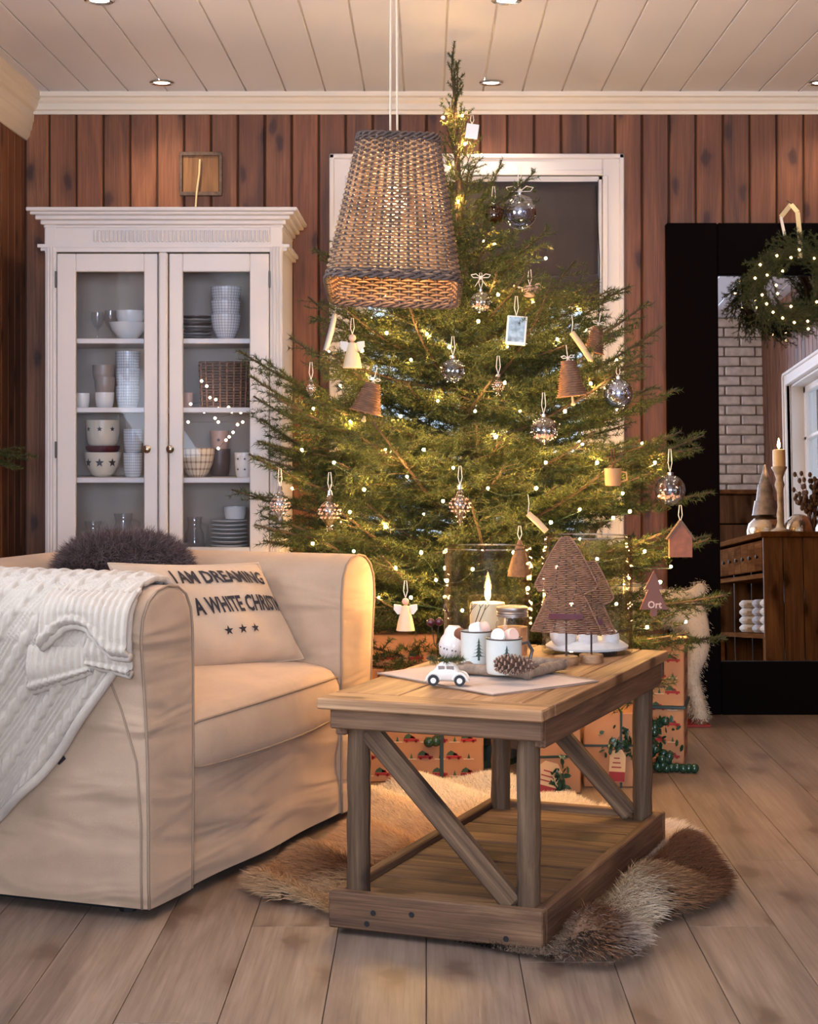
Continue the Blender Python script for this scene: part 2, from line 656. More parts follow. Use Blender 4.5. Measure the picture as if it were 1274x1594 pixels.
# ---- downlights
mb = MB().lathe([(0.030, 0.0), (0.046, -0.001), (0.048, -0.005), (0.043, -0.008), (0.031, -0.004)], 24, capb=False, capt=False)
ring_me = mb.mesh('rim', M_chrome, True)
lens_me = MB().lathe([(0.0, -0.003), (0.031, -0.003)], 20, capb=False, capt=False).mesh('lens', M_lens)
dl_lab = {(-1.02, 6.88): 'recessed ceiling downlight above the white display cabinet', (-1.02, 5.57): 'recessed ceiling downlight at the top left edge of the photo',
          (0.25, 6.88): 'recessed ceiling downlight right of the tree tip, near the back wall', (0.25, 5.57): 'recessed ceiling downlight at the top edge of the photo, right of the lamp cord'}
for (x, y) in DOWNLIGHTS:
    if y < 5 or x > 1:
        lab = 'recessed ceiling downlight in the %s row from the back wall, %s column' % (dict(zip([6.88, 5.57, 4.26, 2.95, 1.64, 0.33, -0.98], 'first second third fourth fifth sixth seventh'.split()))[y], {-1.02: 'left', 0.25: 'middle', 1.52: 'right'}[x])
    else:
        lab = dl_lab[(x, y)]
    d = empty('ceiling_downlight', (x, y, RZ), 0, lab, 'ceiling light', 'recessed ceiling downlights')
    link('rim', ring_me, d)
    link('lens', lens_me, d)

# ---- back wall of upright stained pine boards, with the window opening
WX0, WX1, WZ0, WZ1 = -0.30, 0.70, 0.62, 2.12
PW = 0.1075


def plank_wall(root, origin, along, length, inward, holes, seed=0, top=RZ, groove=0.006, phase=0.0, mat=None):
    """boards upright along a wall; holes: (s0, s1, z0, z1)"""
    mat = mat or M_pine
    along, inward = Vector(along), Vector(inward)
    s = -phase
    rot = math.atan2(along.y, along.x)
    while s < length:
        a, b_ = max(s, 0), min(s + PW, length)
        s += PW
        if b_ - a < 0.01: continue
        segs = [(0.0, top)]
        for (h0, h1, z0, z1) in holes:
            if b_ > h0 + 0.002 and a < h1 - 0.002:
                segs = [(0.0, z0), (z1, top)]
        for (z0, z1) in segs:
            if z1 - z0 < 0.02: continue
            me = shared_box('wall_board', (b_ - a - groove, 0.016, z1 - z0), mat, 0.004)
            p = Vector(origin) + along * ((a + b_) / 2) - inward * 0.008
            link('wall_board', me, root, (p.x, p.y, (z0 + z1) / 2), (0, 0, rot))


def wall_slab(name, pieces, mat=M_gap):
    mb = MB()
    for (c, s) in pieces: mb.box(c, s)
    return tag(mb.build(name, mat), kind='structure')


t = 0.16
cx = (RX0 + RX1) / 2
wb = wall_slab('wall_back', [
    (((RX0 - t + WX0) / 2, RY1 + t / 2 + 0.014, RZ / 2), (WX0 - RX0 + t, t, RZ)),
    (((RX1 + t + WX1) / 2, RY1 + t / 2 + 0.014, RZ / 2), (RX1 + t - WX1, t, RZ)),
    (((WX0 + WX1) / 2, RY1 + t / 2 + 0.014, WZ0 / 2), (WX1 - WX0, t, WZ0)),
    (((WX0 + WX1) / 2, RY1 + t / 2 + 0.014, (WZ1 + RZ) / 2), (WX1 - WX0, t, RZ - WZ1))])
plank_wall(wb, (RX0, RY1, 0), (1, 0, 0), RX1 - RX0, (0, -1, 0), [(WX0 - RX0, WX1 - RX0, WZ0, WZ1)], phase=0.012)

# ---- left wall, its unseen window opening placed to let in fill light
LY0, LY1, LZ0, LZ1 = 2.2, 4.1, 0.85, 2.05
wl = wall_slab('wall_left', [
    ((RX0 - t / 2 - 0.014, (RY0 + LY0) / 2, RZ / 2), (t, LY0 - RY0, RZ)),
    ((RX0 - t / 2 - 0.014, (RY1 + LY1) / 2, RZ / 2), (t, RY1 - LY1, RZ)),
    ((RX0 - t / 2 - 0.014, (LY0 + LY1) / 2, LZ0 / 2), (t, LY1 - LY0, LZ0)),
    ((RX0 - t / 2 - 0.014, (LY0 + LY1) / 2, (LZ1 + RZ) / 2), (t, LY1 - LY0, RZ - LZ1))])
plank_wall(wl, (RX0, RY1, 0), (0, -1, 0), RY1 - RY0, (1, 0, 0), [(RY1 - LY1, RY1 - LY0, LZ0, LZ1)], phase=0.03)

# ---- right wall (seen in the mirror), with a white cased window
SY0, SY1, SZ0, SZ1 = 2.75, 3.75, 0.95, 1.85
wr = wall_slab('wall_right', [
    ((RX1 + t / 2 + 0.014, (RY0 + SY0) / 2, RZ / 2), (t, SY0 - RY0, RZ)),
    ((RX1 + t / 2 + 0.014, (RY1 + SY1) / 2, RZ / 2), (t, RY1 - SY1, RZ)),
    ((RX1 + t / 2 + 0.014, (SY0 + SY1) / 2, SZ0 / 2), (t, SY1 - SY0, SZ0)),
    ((RX1 + t / 2 + 0.014, (SY0 + SY1) / 2, (SZ1 + RZ) / 2), (t, SY1 - SY0, RZ - SZ1))])
plank_wall(wr, (RX1, RY0, 0), (0, 1, 0), RY1 - RY0, (-1, 0, 0), [(SY0 - RY0, SY1 - RY0, SZ0, SZ1)])

# ---- wall behind the camera, with an unseen window opening added for fill light
QX0, QX1, QZ0, QZ1 = -0.9, 1.5, 0.8, 2.1
wq = wall_slab('wall_rear', [
    (((RX0 - t + QX0) / 2, RY0 - t / 2, RZ / 2), (QX0 - RX0 + t, t, RZ)),
    (((RX1 + t + QX1) / 2, RY0 - t / 2, RZ / 2), (RX1 + t - QX1, t, RZ)),
    (((QX0 + QX1) / 2, RY0 - t / 2, QZ0 / 2), (QX1 - QX0, t, QZ0)),
    (((QX0 + QX1) / 2, RY0 - t / 2, (QZ1 + RZ) / 2), (QX1 - QX0, t, RZ - QZ1))], M_white)


def cased_window(name, M, w, h, case=0.085, blind=False, mull=True):
    """a window in local x (width) / z (height), y towards the room negative; M places its lower left corner"""
    root = empty(name)
    root.matrix_world = M
    tag(root, kind='structure')
    mb = MB()
    c = case
    d = 0.03
    # casing with a raised outer bead
    for (x0, x1, z0, z1) in ((-c, 0, -c, h + c), (w, w + c, -c, h + c), (0, w, h, h + c), (0, w, -c, 0)):
        mb.box(((x0 + x1) / 2, -d / 2, (z0 + z1) / 2), (x1 - x0, d, z1 - z0), None, 0.004)
    for (x0, x1, z0, z1) in ((-c, -c + 0.02, -c, h + c), (w + c - 0.02, w + c, -c, h + c), (-c, w + c, h + c - 0.02, h + c)):
        mb.box(((x0 + x1) / 2, -d / 2 - 0.012, (z0 + z1) / 2), (x1 - x0, d, z1 - z0), None, 0.004)
    for (x0, x1, z0, z1) in ((-0.022, 0, 0, h), (w, w + 0.022, 0, h), (0, w, h, h + 0.022)):
        mb.box(((x0 + x1) / 2, -d / 2 - 0.006, (z0 + z1) / 2), (x1 - x0, d, z1 - z0), None, 0.003)
    mb.build('window_casing', M_white, root)
    # reveal
    mb = MB()
    for (x0, x1, z0, z1) in ((0, 0.012, 0, h), (w - 0.012, w, 0, h), (0, w, h - 0.012, h), (0, w, 0, 0.012)):
        mb.box(((x0 + x1) / 2, 0.08, (z0 + z1) / 2), (x1 - x0, 0.16, z1 - z0))
    mb.build('window_reveal', M_white, root)
    mb = MB().box((w / 2, -0.03, -0.012), (w + 2 * c + 0.04, 0.1, 0.024), None, 0.006)
    mb.build('window_sill', M_white, root)
    # sashes
    f = 0.055
    n = 2 if mull else 1
    for k in range(n):
        a, b_ = w * k / n + 0.012, w * (k + 1) / n - 0.012
        mb = MB()
        for (x0, x1, z0, z1) in ((a, a + f, 0.012, h - 0.012), (b_ - f, b_, 0.012, h - 0.012), (a, b_, h - f, h - 0.012), (a, b_, 0.012, f), (a, b_, h * 0.62 - 0.012, h * 0.62 + 0.012)):
            mb.box(((x0 + x1) / 2, 0.10, (z0 + z1) / 2), (x1 - x0, 0.045, z1 - z0), None, 0.004)
        sash = mb.build('sash', M_white, root)
        for (z0, z1) in ((f, h * 0.62 - 0.012), (h * 0.62 + 0.012, h - f)):
            MB().box(((a + b_) / 2, 0.10, (z0 + z1) / 2), (b_ - a - 2 * f, 0.006, z1 - z0)).build('pane', M_pane, sash)
    return root


w1 = cased_window('window_1', Matrix.Translation((WX0, RY1, WZ0)), WX1 - WX0, WZ1 - WZ0)
cased_window('window_2', Matrix.Translation((RX0, LY0, LZ0)) @ Matrix.Rotation(PI / 2, 4, 'Z'), LY1 - LY0, LZ1 - LZ0)
cased_window('window_3', Matrix.Translation((RX1, SY1, SZ0)) @ Matrix.Rotation(-PI / 2, 4, 'Z'), SY1 - SY0, SZ1 - SZ0)
cased_window('window_4', Matrix.Translation((QX1, RY0, QZ0)) @ Matrix.Rotation(PI, 4, 'Z'), QX1 - QX0, QZ1 - QZ0)

# ---- crown mouldings
prof_b = [(0, 0), (0.012, 0), (0.014, 0.012), (0.022, 0.018), (0.024, 0.04), (0.034, 0.05), (0.04, 0.062), (0.05, 0.066), (0.052, 0.084), (0, 0.084)]
mb = MB()
vs = []
for xx in (RX0, RX1):
    for (d, z) in prof_b: vs.append((xx, RY1 - d, RZ - 0.084 + z))
n = len(prof_b)
fs = [tuple(range(n)), tuple(range(2 * n - 1, n - 1, -1))] + [(i, (i + 1) % n, n + (i + 1) % n, n + i) for i in range(n)]
mb.add(vs, fs)
tag(mb.build('trim_1', M_crown), kind='structure')
prof_l = [(0, 0), (0.012, 0.0), (0.030, 0.018), (0.034, 0.034), (0.044, 0.042), (0.050, 0.07), (0.056, 0.076), (0.058, 0.11), (0.075, 0.118), (0.09, 0.135), (0.094, 0.15), (0.11, 0.158), (0.112, 0.186), (0, 0.186)]
prof_l = [(d * 0.62, z) for d, z in prof_l]
mb = MB()
vs = []
for yy in (RY1, RY0):
    for (d, z) in prof_l: vs.append((RX0 + d, yy, RZ - 0.186 + z))
n = len(prof_l)
fs = [tuple(range(n)), tuple(range(2 * n - 1, n - 1, -1))] + [(i, (i + 1) % n, n + (i + 1) % n, n + i) for i in range(n)]
mb.add(vs, fs)
tag(mb.build('trim_2', M_crown), kind='structure')

# ---- roman blind in the window behind the tree
M_blind = fabric('blind_charcoal', srgb(74, 66, 66), 0.3, (5, 5, 2))
bl = empty('roman_blind', ((WX0 + WX1) / 2, RY1 + 0.02, 1.68), 0, 'charcoal fabric roman blind half lowered in the white window', 'blind')
bw = WX1 - WX0 - 0.03


def blind_fn(u, v):
    xx = (u - 0.5) * bw
    zz = 0.42 - v * 0.42
    fold = 0.012 * math.sin(u * 9 + v * 3) * v + 0.008 * math.sin(u * 17 - v * 6)
    sag = -0.02 * math.sin(PI * u) * v
    return (xx, -0.012 + fold * 0.6, zz + sag)


mb = MB().grid(blind_fn, 40, 14)
o = mb.build('cloth', M_blind, bl, True)
so = o.modifiers.new('s', 'SOLIDIFY'); so.thickness = 0.004
for k in range(3):
    mb = MB().grid(lambda u, v, k=k: ((u - 0.5) * bw, -0.012 - 0.028 * math.sin(PI * v) - 0.004 * k + 0.004 * math.sin(u * 14 + k), 0.015 + 0.02 * k - 0.085 * v - 0.02 * math.sin(PI * u)), 30, 8)
    o = mb.build('fold', M_blind, bl, True)
    so = o.modifiers.new('s', 'SOLIDIFY'); so.thickness = 0.004
mb = MB().bar((-bw / 2, 0.0, 0.43), (bw / 2, 0.0, 0.43), 0.03, 0.02).build('head_rail', M_white, bl)
MB().tube([(bw / 2 - 0.01, -0.035, 0.4), (bw / 2 + 0.004, -0.04, 0.1), (bw / 2 - 0.004, -0.04, -0.35), (bw / 2 + 0.006, -0.04, -0.6)], 0.0022, 5).build('pull_cord', M_black, bl)

# ---- brick chimney and log chest seen in the mirror
M_brick = plain('grey_brick', srgb(216, 206, 200), 0.85, var=0.22, vscale=18, bmp=0.6, bscale=60)
M_mortar = plain('mortar', srgb(150, 140, 134), 0.9)
ch = MB().box((2.085, 1.5, RZ / 2), (0.47, 0.56, RZ)).build('brick_chimney', M_mortar)
tag(ch, 'whitewashed brick chimney breast seen in the mirror', 'chimney')
br = random.Random(5)
zz = 0.0
row = 0
bme = [MB().box((0, 0, 0), (0.205, 0.03, 0.058), None, 0.006).mesh('brick', M_brick), MB().box((0, 0, 0), (0.098, 0.03, 0.058), None, 0.006).mesh('brick', M_brick)]
while zz < RZ - 0.05:
    xs = [(1.9555, 0), (2.1705, 0), (2.327, 1)] if row % 2 == 0 else [(1.902, 1), (2.0635, 0), (2.2785, 0)]
    for (xx, k) in xs:
        link('brick', bme[k], ch, (xx, 1.785 + br.uniform(-0.004, 0.004), zz + 0.036), (0, 0, br.uniform(-0.01, 0.01)))
    zz += 0.068
    row += 1


# ================================================================== display cabinet
CY = 6.60
CXC = -0.9686


def czz(py): return CAMZ - (py - VPY) * CY / FPX
def cxx(px): return (px - 256.0) * CY / FPX


cab = empty('display_cabinet', (CXC, CY, 0), 0, 'tall white display cabinet with two glazed doors and a fluted cornice', 'cabinet')
cw0, cw1 = cxx(72), cxx(441)
zt = czz(345)
D = 0.46
mb = MB()
mb.box((cw0 + 0.012, D / 2, zt / 2), (0.024, D, zt), None, 0.002)
mb.box((cw1 - 0.012, D / 2, zt / 2), (0.024, D, zt), None, 0.002)
mb.box((0, D / 2, zt - 0.012), (cw1 - cw0, D, 0.024))
mb.box((0, D / 2, 0.60), (cw1 - cw0, D, 0.03))
mb.box((0, D / 2, 0.05), (cw1 - cw0, D, 0.10))
# face frame: stiles left and right, frieze above the doors
for (a, b_) in ((cw0, cxx(90)), (cxx(421), cw1)):
    mb.box(((a + b_) / 2, -0.008, zt / 2), (b_ - a, 0.03, zt), None, 0.003)
    for q in (0.25, 0.5, 0.75):
        mb.box((a + (b_ - a) * q, -0.024, zt * 0.5), (0.006, 0.008, zt * 0.9), None, 0.002)
mb.box((0, -0.006, (czz(352) + czz(393)) / 2), (cw1 - cw0, 0.03, czz(352) - czz(393)))
mb.build('carcass', M_cab, cab)
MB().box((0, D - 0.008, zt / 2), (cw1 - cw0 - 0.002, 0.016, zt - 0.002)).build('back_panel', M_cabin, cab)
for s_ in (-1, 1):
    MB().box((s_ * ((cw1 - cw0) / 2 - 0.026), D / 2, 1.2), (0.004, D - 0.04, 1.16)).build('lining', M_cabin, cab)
# cornice: stacked, widening profile
mb = MB()
steps = [(czz(356), czz(351), 0.004), (czz(351), czz(344), 0.014), (czz(344), czz(337), 0.030), (czz(337), czz(332), 0.046), (czz(332), czz(326), 0.058)]
for (z0, z1, o_) in steps:
    mb.box((0, (D - o_) / 2 - 0.01, (z0 + z1) / 2), (cw1 - cw0 + 2 * o_, D + o_ + 0.02, z1 - z0), None, 0.003)
mb.build('cornice', M_cab, cab)
mb = MB()
for (z0, z1, o_) in ((czz(381), czz(386), 0.026), (czz(386), czz(391), 0.016)):
    mb.box((0, D / 2 - o_, (z0 + z1) / 2), (cw1 - cw0 + 2 * o_, D, z1 - z0), None, 0.002)
mb.build('moulding', M_cab, cab)
mb = MB()
xx = cxx(150)
while xx < cxx(424):
    mb.box((xx, -0.025, (czz(359) + czz(378)) / 2), (0.0085, 0.012, czz(359) - czz(378)), None, 0.003)
    xx += 0.0145
o = mb.build('fluted_strip', M_cab, cab)
tag(o, kind='stuff')
# shelves
SHELF = [czz(526), czz(634), czz(744), 0.615]
for z in SHELF[:3]:
    MB().box((0, D / 2 + 0.01, z - 0.0095), (cw1 - cw0 - 0.05, D - 0.05, 0.019), None, 0.002).build('shelf', M_cab, cab)
# glazed doors
for k, (a, b_, ga, gb) in enumerate(((91, 247, 120, 226), (265, 420, 286, 390))):
    x0, x1, g0, g1 = cxx(a), cxx(b_), cxx(ga), cxx(gb)
    zt_, zb_, gt, gb_ = czz(396), 0.63, czz(424), czz(851)
    mb = MB()
    th = 0.024
    yy = -0.016
    mb.box(((x0 + g0) / 2, yy, (zt_ + zb_) / 2), (g0 - x0, th, zt_ - zb_), None, 0.003)
    mb.box(((x1 + g1) / 2, yy, (zt_ + zb_) / 2), (x1 - g1, th, zt_ - zb_), None, 0.003)
    mb.box(((g0 + g1) / 2, yy, (zt_ + gt) / 2), (g1 - g0, th, zt_ - gt), None, 0.003)
    mb.box(((g0 + g1) / 2, yy, (zb_ + gb_) / 2), (g1 - g0, th, gb_ - zb_), None, 0.003)
    dr = mb.build('door', M_cab, cab)
    MB().box(((g0 + g1) / 2, yy + 0.004, (gt + gb_) / 2), (g1 - g0, 0.003, gt - gb_)).build('pane', M_pane, dr)
    kx = cxx(232) if k == 0 else cxx(268)
    MB().lathe([(0.006, 0), (0.006, 0.012), (0.013, 0.018), (0.015, 0.026), (0.009, 0.032), (0.0, 0.033)], 14, capb=True, capt=False, M=Matrix.Rotation(PI / 2, 4, 'X'), c=(kx, yy - 0.012, czz(699))).build('knob', M_chrome, dr, True)
    for py in (436, 700):
        hx = cxx(89.5) if k == 0 else cxx(421)
        MB().box((hx, yy - 0.013, czz(py)), (0.007, 0.006, 0.062), None, 0.002).build('hinge', M_iron, dr)
# astragal between doors
MB().box((cxx(256), -0.022, (czz(394) + 0.62) / 2), (cxx(263) - cxx(249), 0.032, czz(394) - 0.62), None, 0.006).build('astragal', M_cab, cab)
# lower panelled doors below the glass
for (a, b_) in ((91, 250), (262, 420)):
    x0, x1 = cxx(a), cxx(b_)
    dr = MB().box(((x0 + x1) / 2, -0.016, 0.36), (x1 - x0, 0.024, 0.46), None, 0.003).build('lower_door', M_cab, cab)
    MB().box(((x0 + x1) / 2, -0.030, 0.36), (x1 - x0 - 0.12, 0.012, 0.34), None, 0.005).build('panel', M_cab, dr)

# ================================================================== slipcovered armchair
CA = math.radians(20.8)
CD = Vector((math.sin(CA), math.cos(CA), 0))       # along the chair's width
CV = Vector((math.cos(CA), -math.sin(CA), 0))      # the way the chair faces
CORN = Vector((-0.64, 4.01, 0))
CWD, CDP = 1.30, 0.95


def chair_world(v, u, z):
    return CORN + CV * v + CD * u + Vector((0, 0, z))


def chair_local(v, u, z):
    return Vector((v + CDP / 2, u - CWD / 2, z))


chair = empty('armchair', chair_world(-CDP / 2, CWD / 2, 0), -CA, 'wide low armchair in a beige linen slipcover with piped edges', 'armchair')
# cross-section of arm and back: (distance from the outer face, height)
SEC = [(0.004, 0.028), (0.0, 0.10), (0.0, 0.22), (-0.004, 0.36), (-0.014, 0.48), (-0.026, 0.57), (-0.034, 0.635), (-0.026, 0.685), (0.0, 0.722), (0.04, 0.744), (0.09, 0.752), (0.14, 0.746), (0.18, 0.726), (0.205, 0.69), (0.214, 0.64), (0.216, 0.52), (0.216, 0.28), (0.214, 0.10), (0.212, 0.028)]
TH = 0.11


def path_frames():
    pts = []
    R = 0.24
    n = 12
    for i in range(n + 1): pts.append((0 - (0.59) * i / n, TH, (0, -1)))
    for i in range(1, 10):
        a = PI / 2 * i / 10
        pts.append((-0.59 - (R + 0.0) * math.sin(a), TH + R * (1 - math.cos(a)), (-math.sin(a), -math.cos(a))))
    for i in range(0, 13): pts.append((-0.59 - R, TH + R + (CWD - 2 * TH - 2 * R) * i / 12, (-1, 0)))
    for i in range(1, 10):
        a = PI / 2 * i / 10
        pts.append((-0.59 - R * math.cos(a), CWD - TH - R * (1 - math.sin(a)), (-math.cos(a), math.sin(a))))
    for i in range(n + 1): pts.append((-0.59 + 0.59 * i / n, CWD - TH, (0, 1)))
    return pts


fr = path_frames()
mb = MB()
rings = []
# rounded front ends: shrink the section slightly over the last centimetres
cz = 0.4


def sec_ring(pv, pu, nrm, shrink, push):
    out = []
    for (d, z) in SEC:
        dd = TH - d
        zc = z
        if shrink > 0:
            dd = dd * (1 - shrink) if abs(dd) > 0.02 else dd
            if z > 0.6: zc = z - shrink * 0.10 * (z - 0.6) / 0.15
        v = pv + nrm[0] * dd
        u = pu + nrm[1] * dd
        out.append(chair_local(v + push, u, zc))
    return out


allr = []
f0 = fr[0]
for (sh, ps) in ((0.16, 0.020), (0.07, 0.017), (0.02, 0.009)):
    allr.append(sec_ring(f0[0], f0[1], f0[2], sh, ps))
for i, (pv, pu, nr) in enumerate(fr): allr.append(sec_ring(pv, pu, nr, 0, 0))
f1 = fr[-1]
for (sh, ps) in ((0.02, 0.009), (0.07, 0.017), (0.16, 0.020)):
    allr.append(sec_ring(f1[0], f1[1], f1[2], sh, ps))
ns = len(SEC)
vs = [p for r in allr for p in r]
fs = []
for i in range(len(allr) - 1):
    for k in range(ns - 1):
        fs.append((i * ns + k, i * ns + k + 1, (i + 1) * ns + k + 1, (i + 1) * ns + k))
fs.append(tuple(range(ns)))
fs.append(tuple((len(allr) - 1) * ns + k for k in reversed(range(ns))))
mb.add(vs, fs)
body = mb.build('arms_and_back', M_linen, chair, 'full')
sb = body.modifiers.new('s', 'SUBSURF'); sb.levels = 1; sb.render_levels = 2
# piping round both arm fronts and down the outer side
for (f, s) in ((f0, 1), (f1, -1)):
    for sh, ps, nm in ((0.03, 0.016, 'piping'),):
        r = sec_ring(f[0], f[1], f[2], sh, ps)
        MB().tube(r, 0.0032, 6).build(nm, M_pipe, chair, 'full')
    # seam set back along the outer face
    pts = []
    for (d, z) in SEC[:8]:
        back = -0.0 - 0.11 * max(0, (z - 0.30) / 0.35) ** 1.4
        pts.append(chair_local(f[0] + back, f[1] + f[2][1] * (TH - d + 0.002), z))
    MB().tube(pts, 0.0024, 6).build('seam', M_pipe, chair, 'full')


# front skirt panel under the seat, gently sagging wrinkles
def skirt(u, v):
    uu = 0.19 + u * (CWD - 0.38)
    z = 0.03 + v * 0.30
    y = 0.006 + 0.010 * math.sin(PI * u) + 0.004 * math.sin(uu * 13 + v * 5) * (1 - v) + 0.005 * math.sin((uu * 0.5 + v) * 11) * math.sin(PI * v)
    return chair_local(y, uu, z)


mb = MB().grid(skirt, 60, 22)
mb.build('skirt_panel', M_linen, chair, 'full')
# dark plinth set back underneath
MB().box(tuple(chair_local(-CDP / 2, CWD / 2, 0.018)), (CDP - 0.16, CWD - 0.16, 0.036)).build('plinth', M_black, chair)
for (v, u) in ((-0.08, 0.08), (-0.08, CWD - 0.08), (-CDP + 0.16, 0.14), (-CDP + 0.16, CWD - 0.14)):
    MB().lathe([(0.02, 0), (0.025, 0.05)], 12, c=chair_local(v, u, 0)).build('foot', M_black, chair)


# seat cushion
def seat_pt(a, b_, top):
    uu = 0.205 + a * (CWD - 0.41)
    e = 0.052 * math.sin(PI * min(1, max(0, a))) ** 0.7
    vv = -0.66 + b_ * (0.66 + e)
    edge = min(1, min(a, 1 - a) / 0.06) ** 0.5 * min(1, (1 - b_) / 0.07) ** 0.5 if top is not None else 1
    return uu, vv


mb = MB()
NA, NB = 44, 30
# closed pillow box: ring profile in the front-back section, swept across the width
prof = []
for i in range(9): prof.append((-0.66, 0.30 + 0.12 * i / 8))
for i in range(1, 14): prof.append((-0.66 + 0.66 * i / 14, None))
sect = []
for i in range(15): sect.append((-0.64 + 0.60 * i / 14, 0.452 + 0.020 * math.sin(PI * i / 14)))
sect += [(-0.012, 0.448), (0.012, 0.438), (0.026, 0.418), (0.034, 0.39), (0.036, 0.36), (0.034, 0.33), (0.026, 0.305), (0.010, 0.292), (-0.02, 0.286), (-0.64, 0.286)]
for j in range(NA + 1):
    a = j / NA
    uu = 0.208 + a * (CWD - 0.416)
    bul = math.sin(PI * a) ** 0.6
    ends = min(1.0, min(a, 1 - a) / 0.05)
    for (v, z) in sect:
        zz = z + 0.016 * (bul - 0.5) if z > 0.4 else z
        vv = v
        if v > -0.05: vv = v - 0.03 + 0.055 * bul
        zz = 0.37 + (zz - 0.37) * (0.80 + 0.20 * ends ** 0.5)
        mb.v.append(tuple(chair_local(vv, uu, zz)))
nsx = len(sect)
for j in range(NA):
    for k in range(nsx):
        k2 = (k + 1) % nsx
        mb.f.append((j * nsx + k, j * nsx + k2, (j + 1) * nsx + k2, (j + 1) * nsx + k)); mb.m.append(0)
mb.f.append(tuple(range(nsx))); mb.m.append(0)
mb.f.append(tuple(NA * nsx + k for k in reversed(range(nsx)))); mb.m.append(0)
V_ = mb.v
seat = mb.build('seat_cushion', M_linen2, chair, 'full')
for kk in (17, 21):
    pts = [Vector(V_[j * nsx + kk]) + Vector((0.001, 0, 0.001)) for j in range(NA + 1)]
    MB().tube(pts, 0.0032, 6).build('cushion_piping', M_pipe, seat, 'full')

# ================================================================== printed pillow
PTL, PTR, PBR, PBL = Vector((-0.845, 4.74, 0.752)), Vector((-0.478, 5.07, 0.728)), Vector((-0.345, 5.03, 0.462)), Vector((-0.715, 4.70, 0.442))
PN = ((PTR - PTL).cross(PBL - PTL)).normalized()
if PN.y > 0: PN = -PN


def pillow_base(s, t):
    p = PTL.lerp(PTR, s).lerp(PBL.lerp(PBR, s), t)
    # edges pull in between the corners
    c = (PTL + PTR + PBL + PBR) / 4
    pull = 0.05 * (math.sin(PI * s) * (abs(2 * t - 1) ** 6) + math.sin(PI * t) * (abs(2 * s - 1) ** 6))
    return p + (c - p) * pull


def pillow_front(s, t, off=0.0):
    k = (max(0, 1 - abs(2 * s - 1) ** 2.6) * max(0, 1 - abs(2 * t - 1) ** 2.6)) ** 0.55
    wr = 0.004 * math.sin(9 * s + 5 * t) * k + 0.003 * math.sin(17 * s - 13 * t) * k
    return pillow_base(s, t) + PN * (0.072 * k + wr + off)


def pillow_back(s, t):
    k = (max(0, 1 - abs(2 * s - 1) ** 2.6) * max(0, 1 - abs(2 * t - 1) ** 2.6)) ** 0.55
    return pillow_base(s, t) - PN * 0.06 * k


pil = empty('cushion', (-0.58, 4.88, 0.44), 0, 'beige cotton cushion printed with black lettering and three stars', 'cushion')


def loc_in(root, p): return Vector(p) - root.location


mb = MB()
mb.grid(lambda s, t: loc_in(pil, pillow_front(s, t)), 48, 40)
mb.grid(lambda s, t: loc_in(pil, pillow_back(s, t)), 24, 20)
mb.build('cover', M_pillow, pil, 'full')
edge = [(i / 30, 0) for i in range(31)] + [(1, i / 26) for i in range(1, 27)] + [(1 - i / 30, 1) for i in range(1, 31)] + [(0, 1 - i / 26) for i in range(1, 26)]
MB().tube([loc_in(pil, pillow_base(s, t)) for s, t in edge], 0.0035, 5, closed=True).build('seam', M_pillow, pil, 'full')


def text_mesh(body, name, bold=0.0, res=2):
    cu = bpy.data.curves.new(name, 'FONT')
    cu.body = body
    cu.size = 1.0
    cu.offset = bold
    cu.resolution_u = res
    cu.align_x = 'LEFT'
    ob = bpy.data.objects.new(name, cu)
    COL.objects.link(ob)
    bpy.context.view_layer.update()
    dg = bpy.context.evaluated_depsgraph_get()
    me = bpy.data.meshes.new_from_object(ob.evaluated_get(dg))
    bpy.data.objects.remove(ob, do_unlink=True)
    bpy.data.curves.remove(cu)
    return me


def flat_text(body, mat, bold=0.0, cuts=0):
    """bmesh of text scaled to x 0..1, y 0..1 bounding box; returns (bm)"""
    me = text_mesh(body, 'lettering', bold)
    bm = bmesh.new()
    bm.from_mesh(me)
    bpy.data.meshes.remove(me)
    xs = [v.co.x for v in bm.verts]; ys = [v.co.y for v in bm.verts]
    x0, x1, y0, y1 = min(xs), max(xs), min(ys), max(ys)
    for v in bm.verts:
        v.co.x = (v.co.x - x0) / (x1 - x0); v.co.y = (v.co.y - y0) / (y1 - y0); v.co.z = 0
    if cuts:
        for i in range(1, cuts):
            g = list(bm.verts) + list(bm.edges) + list(bm.faces)
            bmesh.ops.bisect_plane(bm, geom=g, plane_co=(i / cuts, 0, 0), plane_no=(1, 0, 0))
        for i in range(1, 4):
            g = list(bm.verts) + list(bm.edges) + list(bm.faces)
            bmesh.ops.bisect_plane(bm, geom=g, plane_co=(0, i / 4, 0), plane_no=(0, 1, 0))
        bmesh.ops.triangulate(bm, faces=list(bm.faces))
    return bm


def place_text(body, fn, name, mat, parent, bold=0.02, cuts=0):
    bm = flat_text(body, mat, bold, cuts)
    for v in bm.verts:
        v.co = fn(v.co.x, v.co.y)
    me = bpy.data.meshes.new(name)
    bm.to_mesh(me); bm.free()
    me.materials.append(mat)
    return link(name, me, parent)


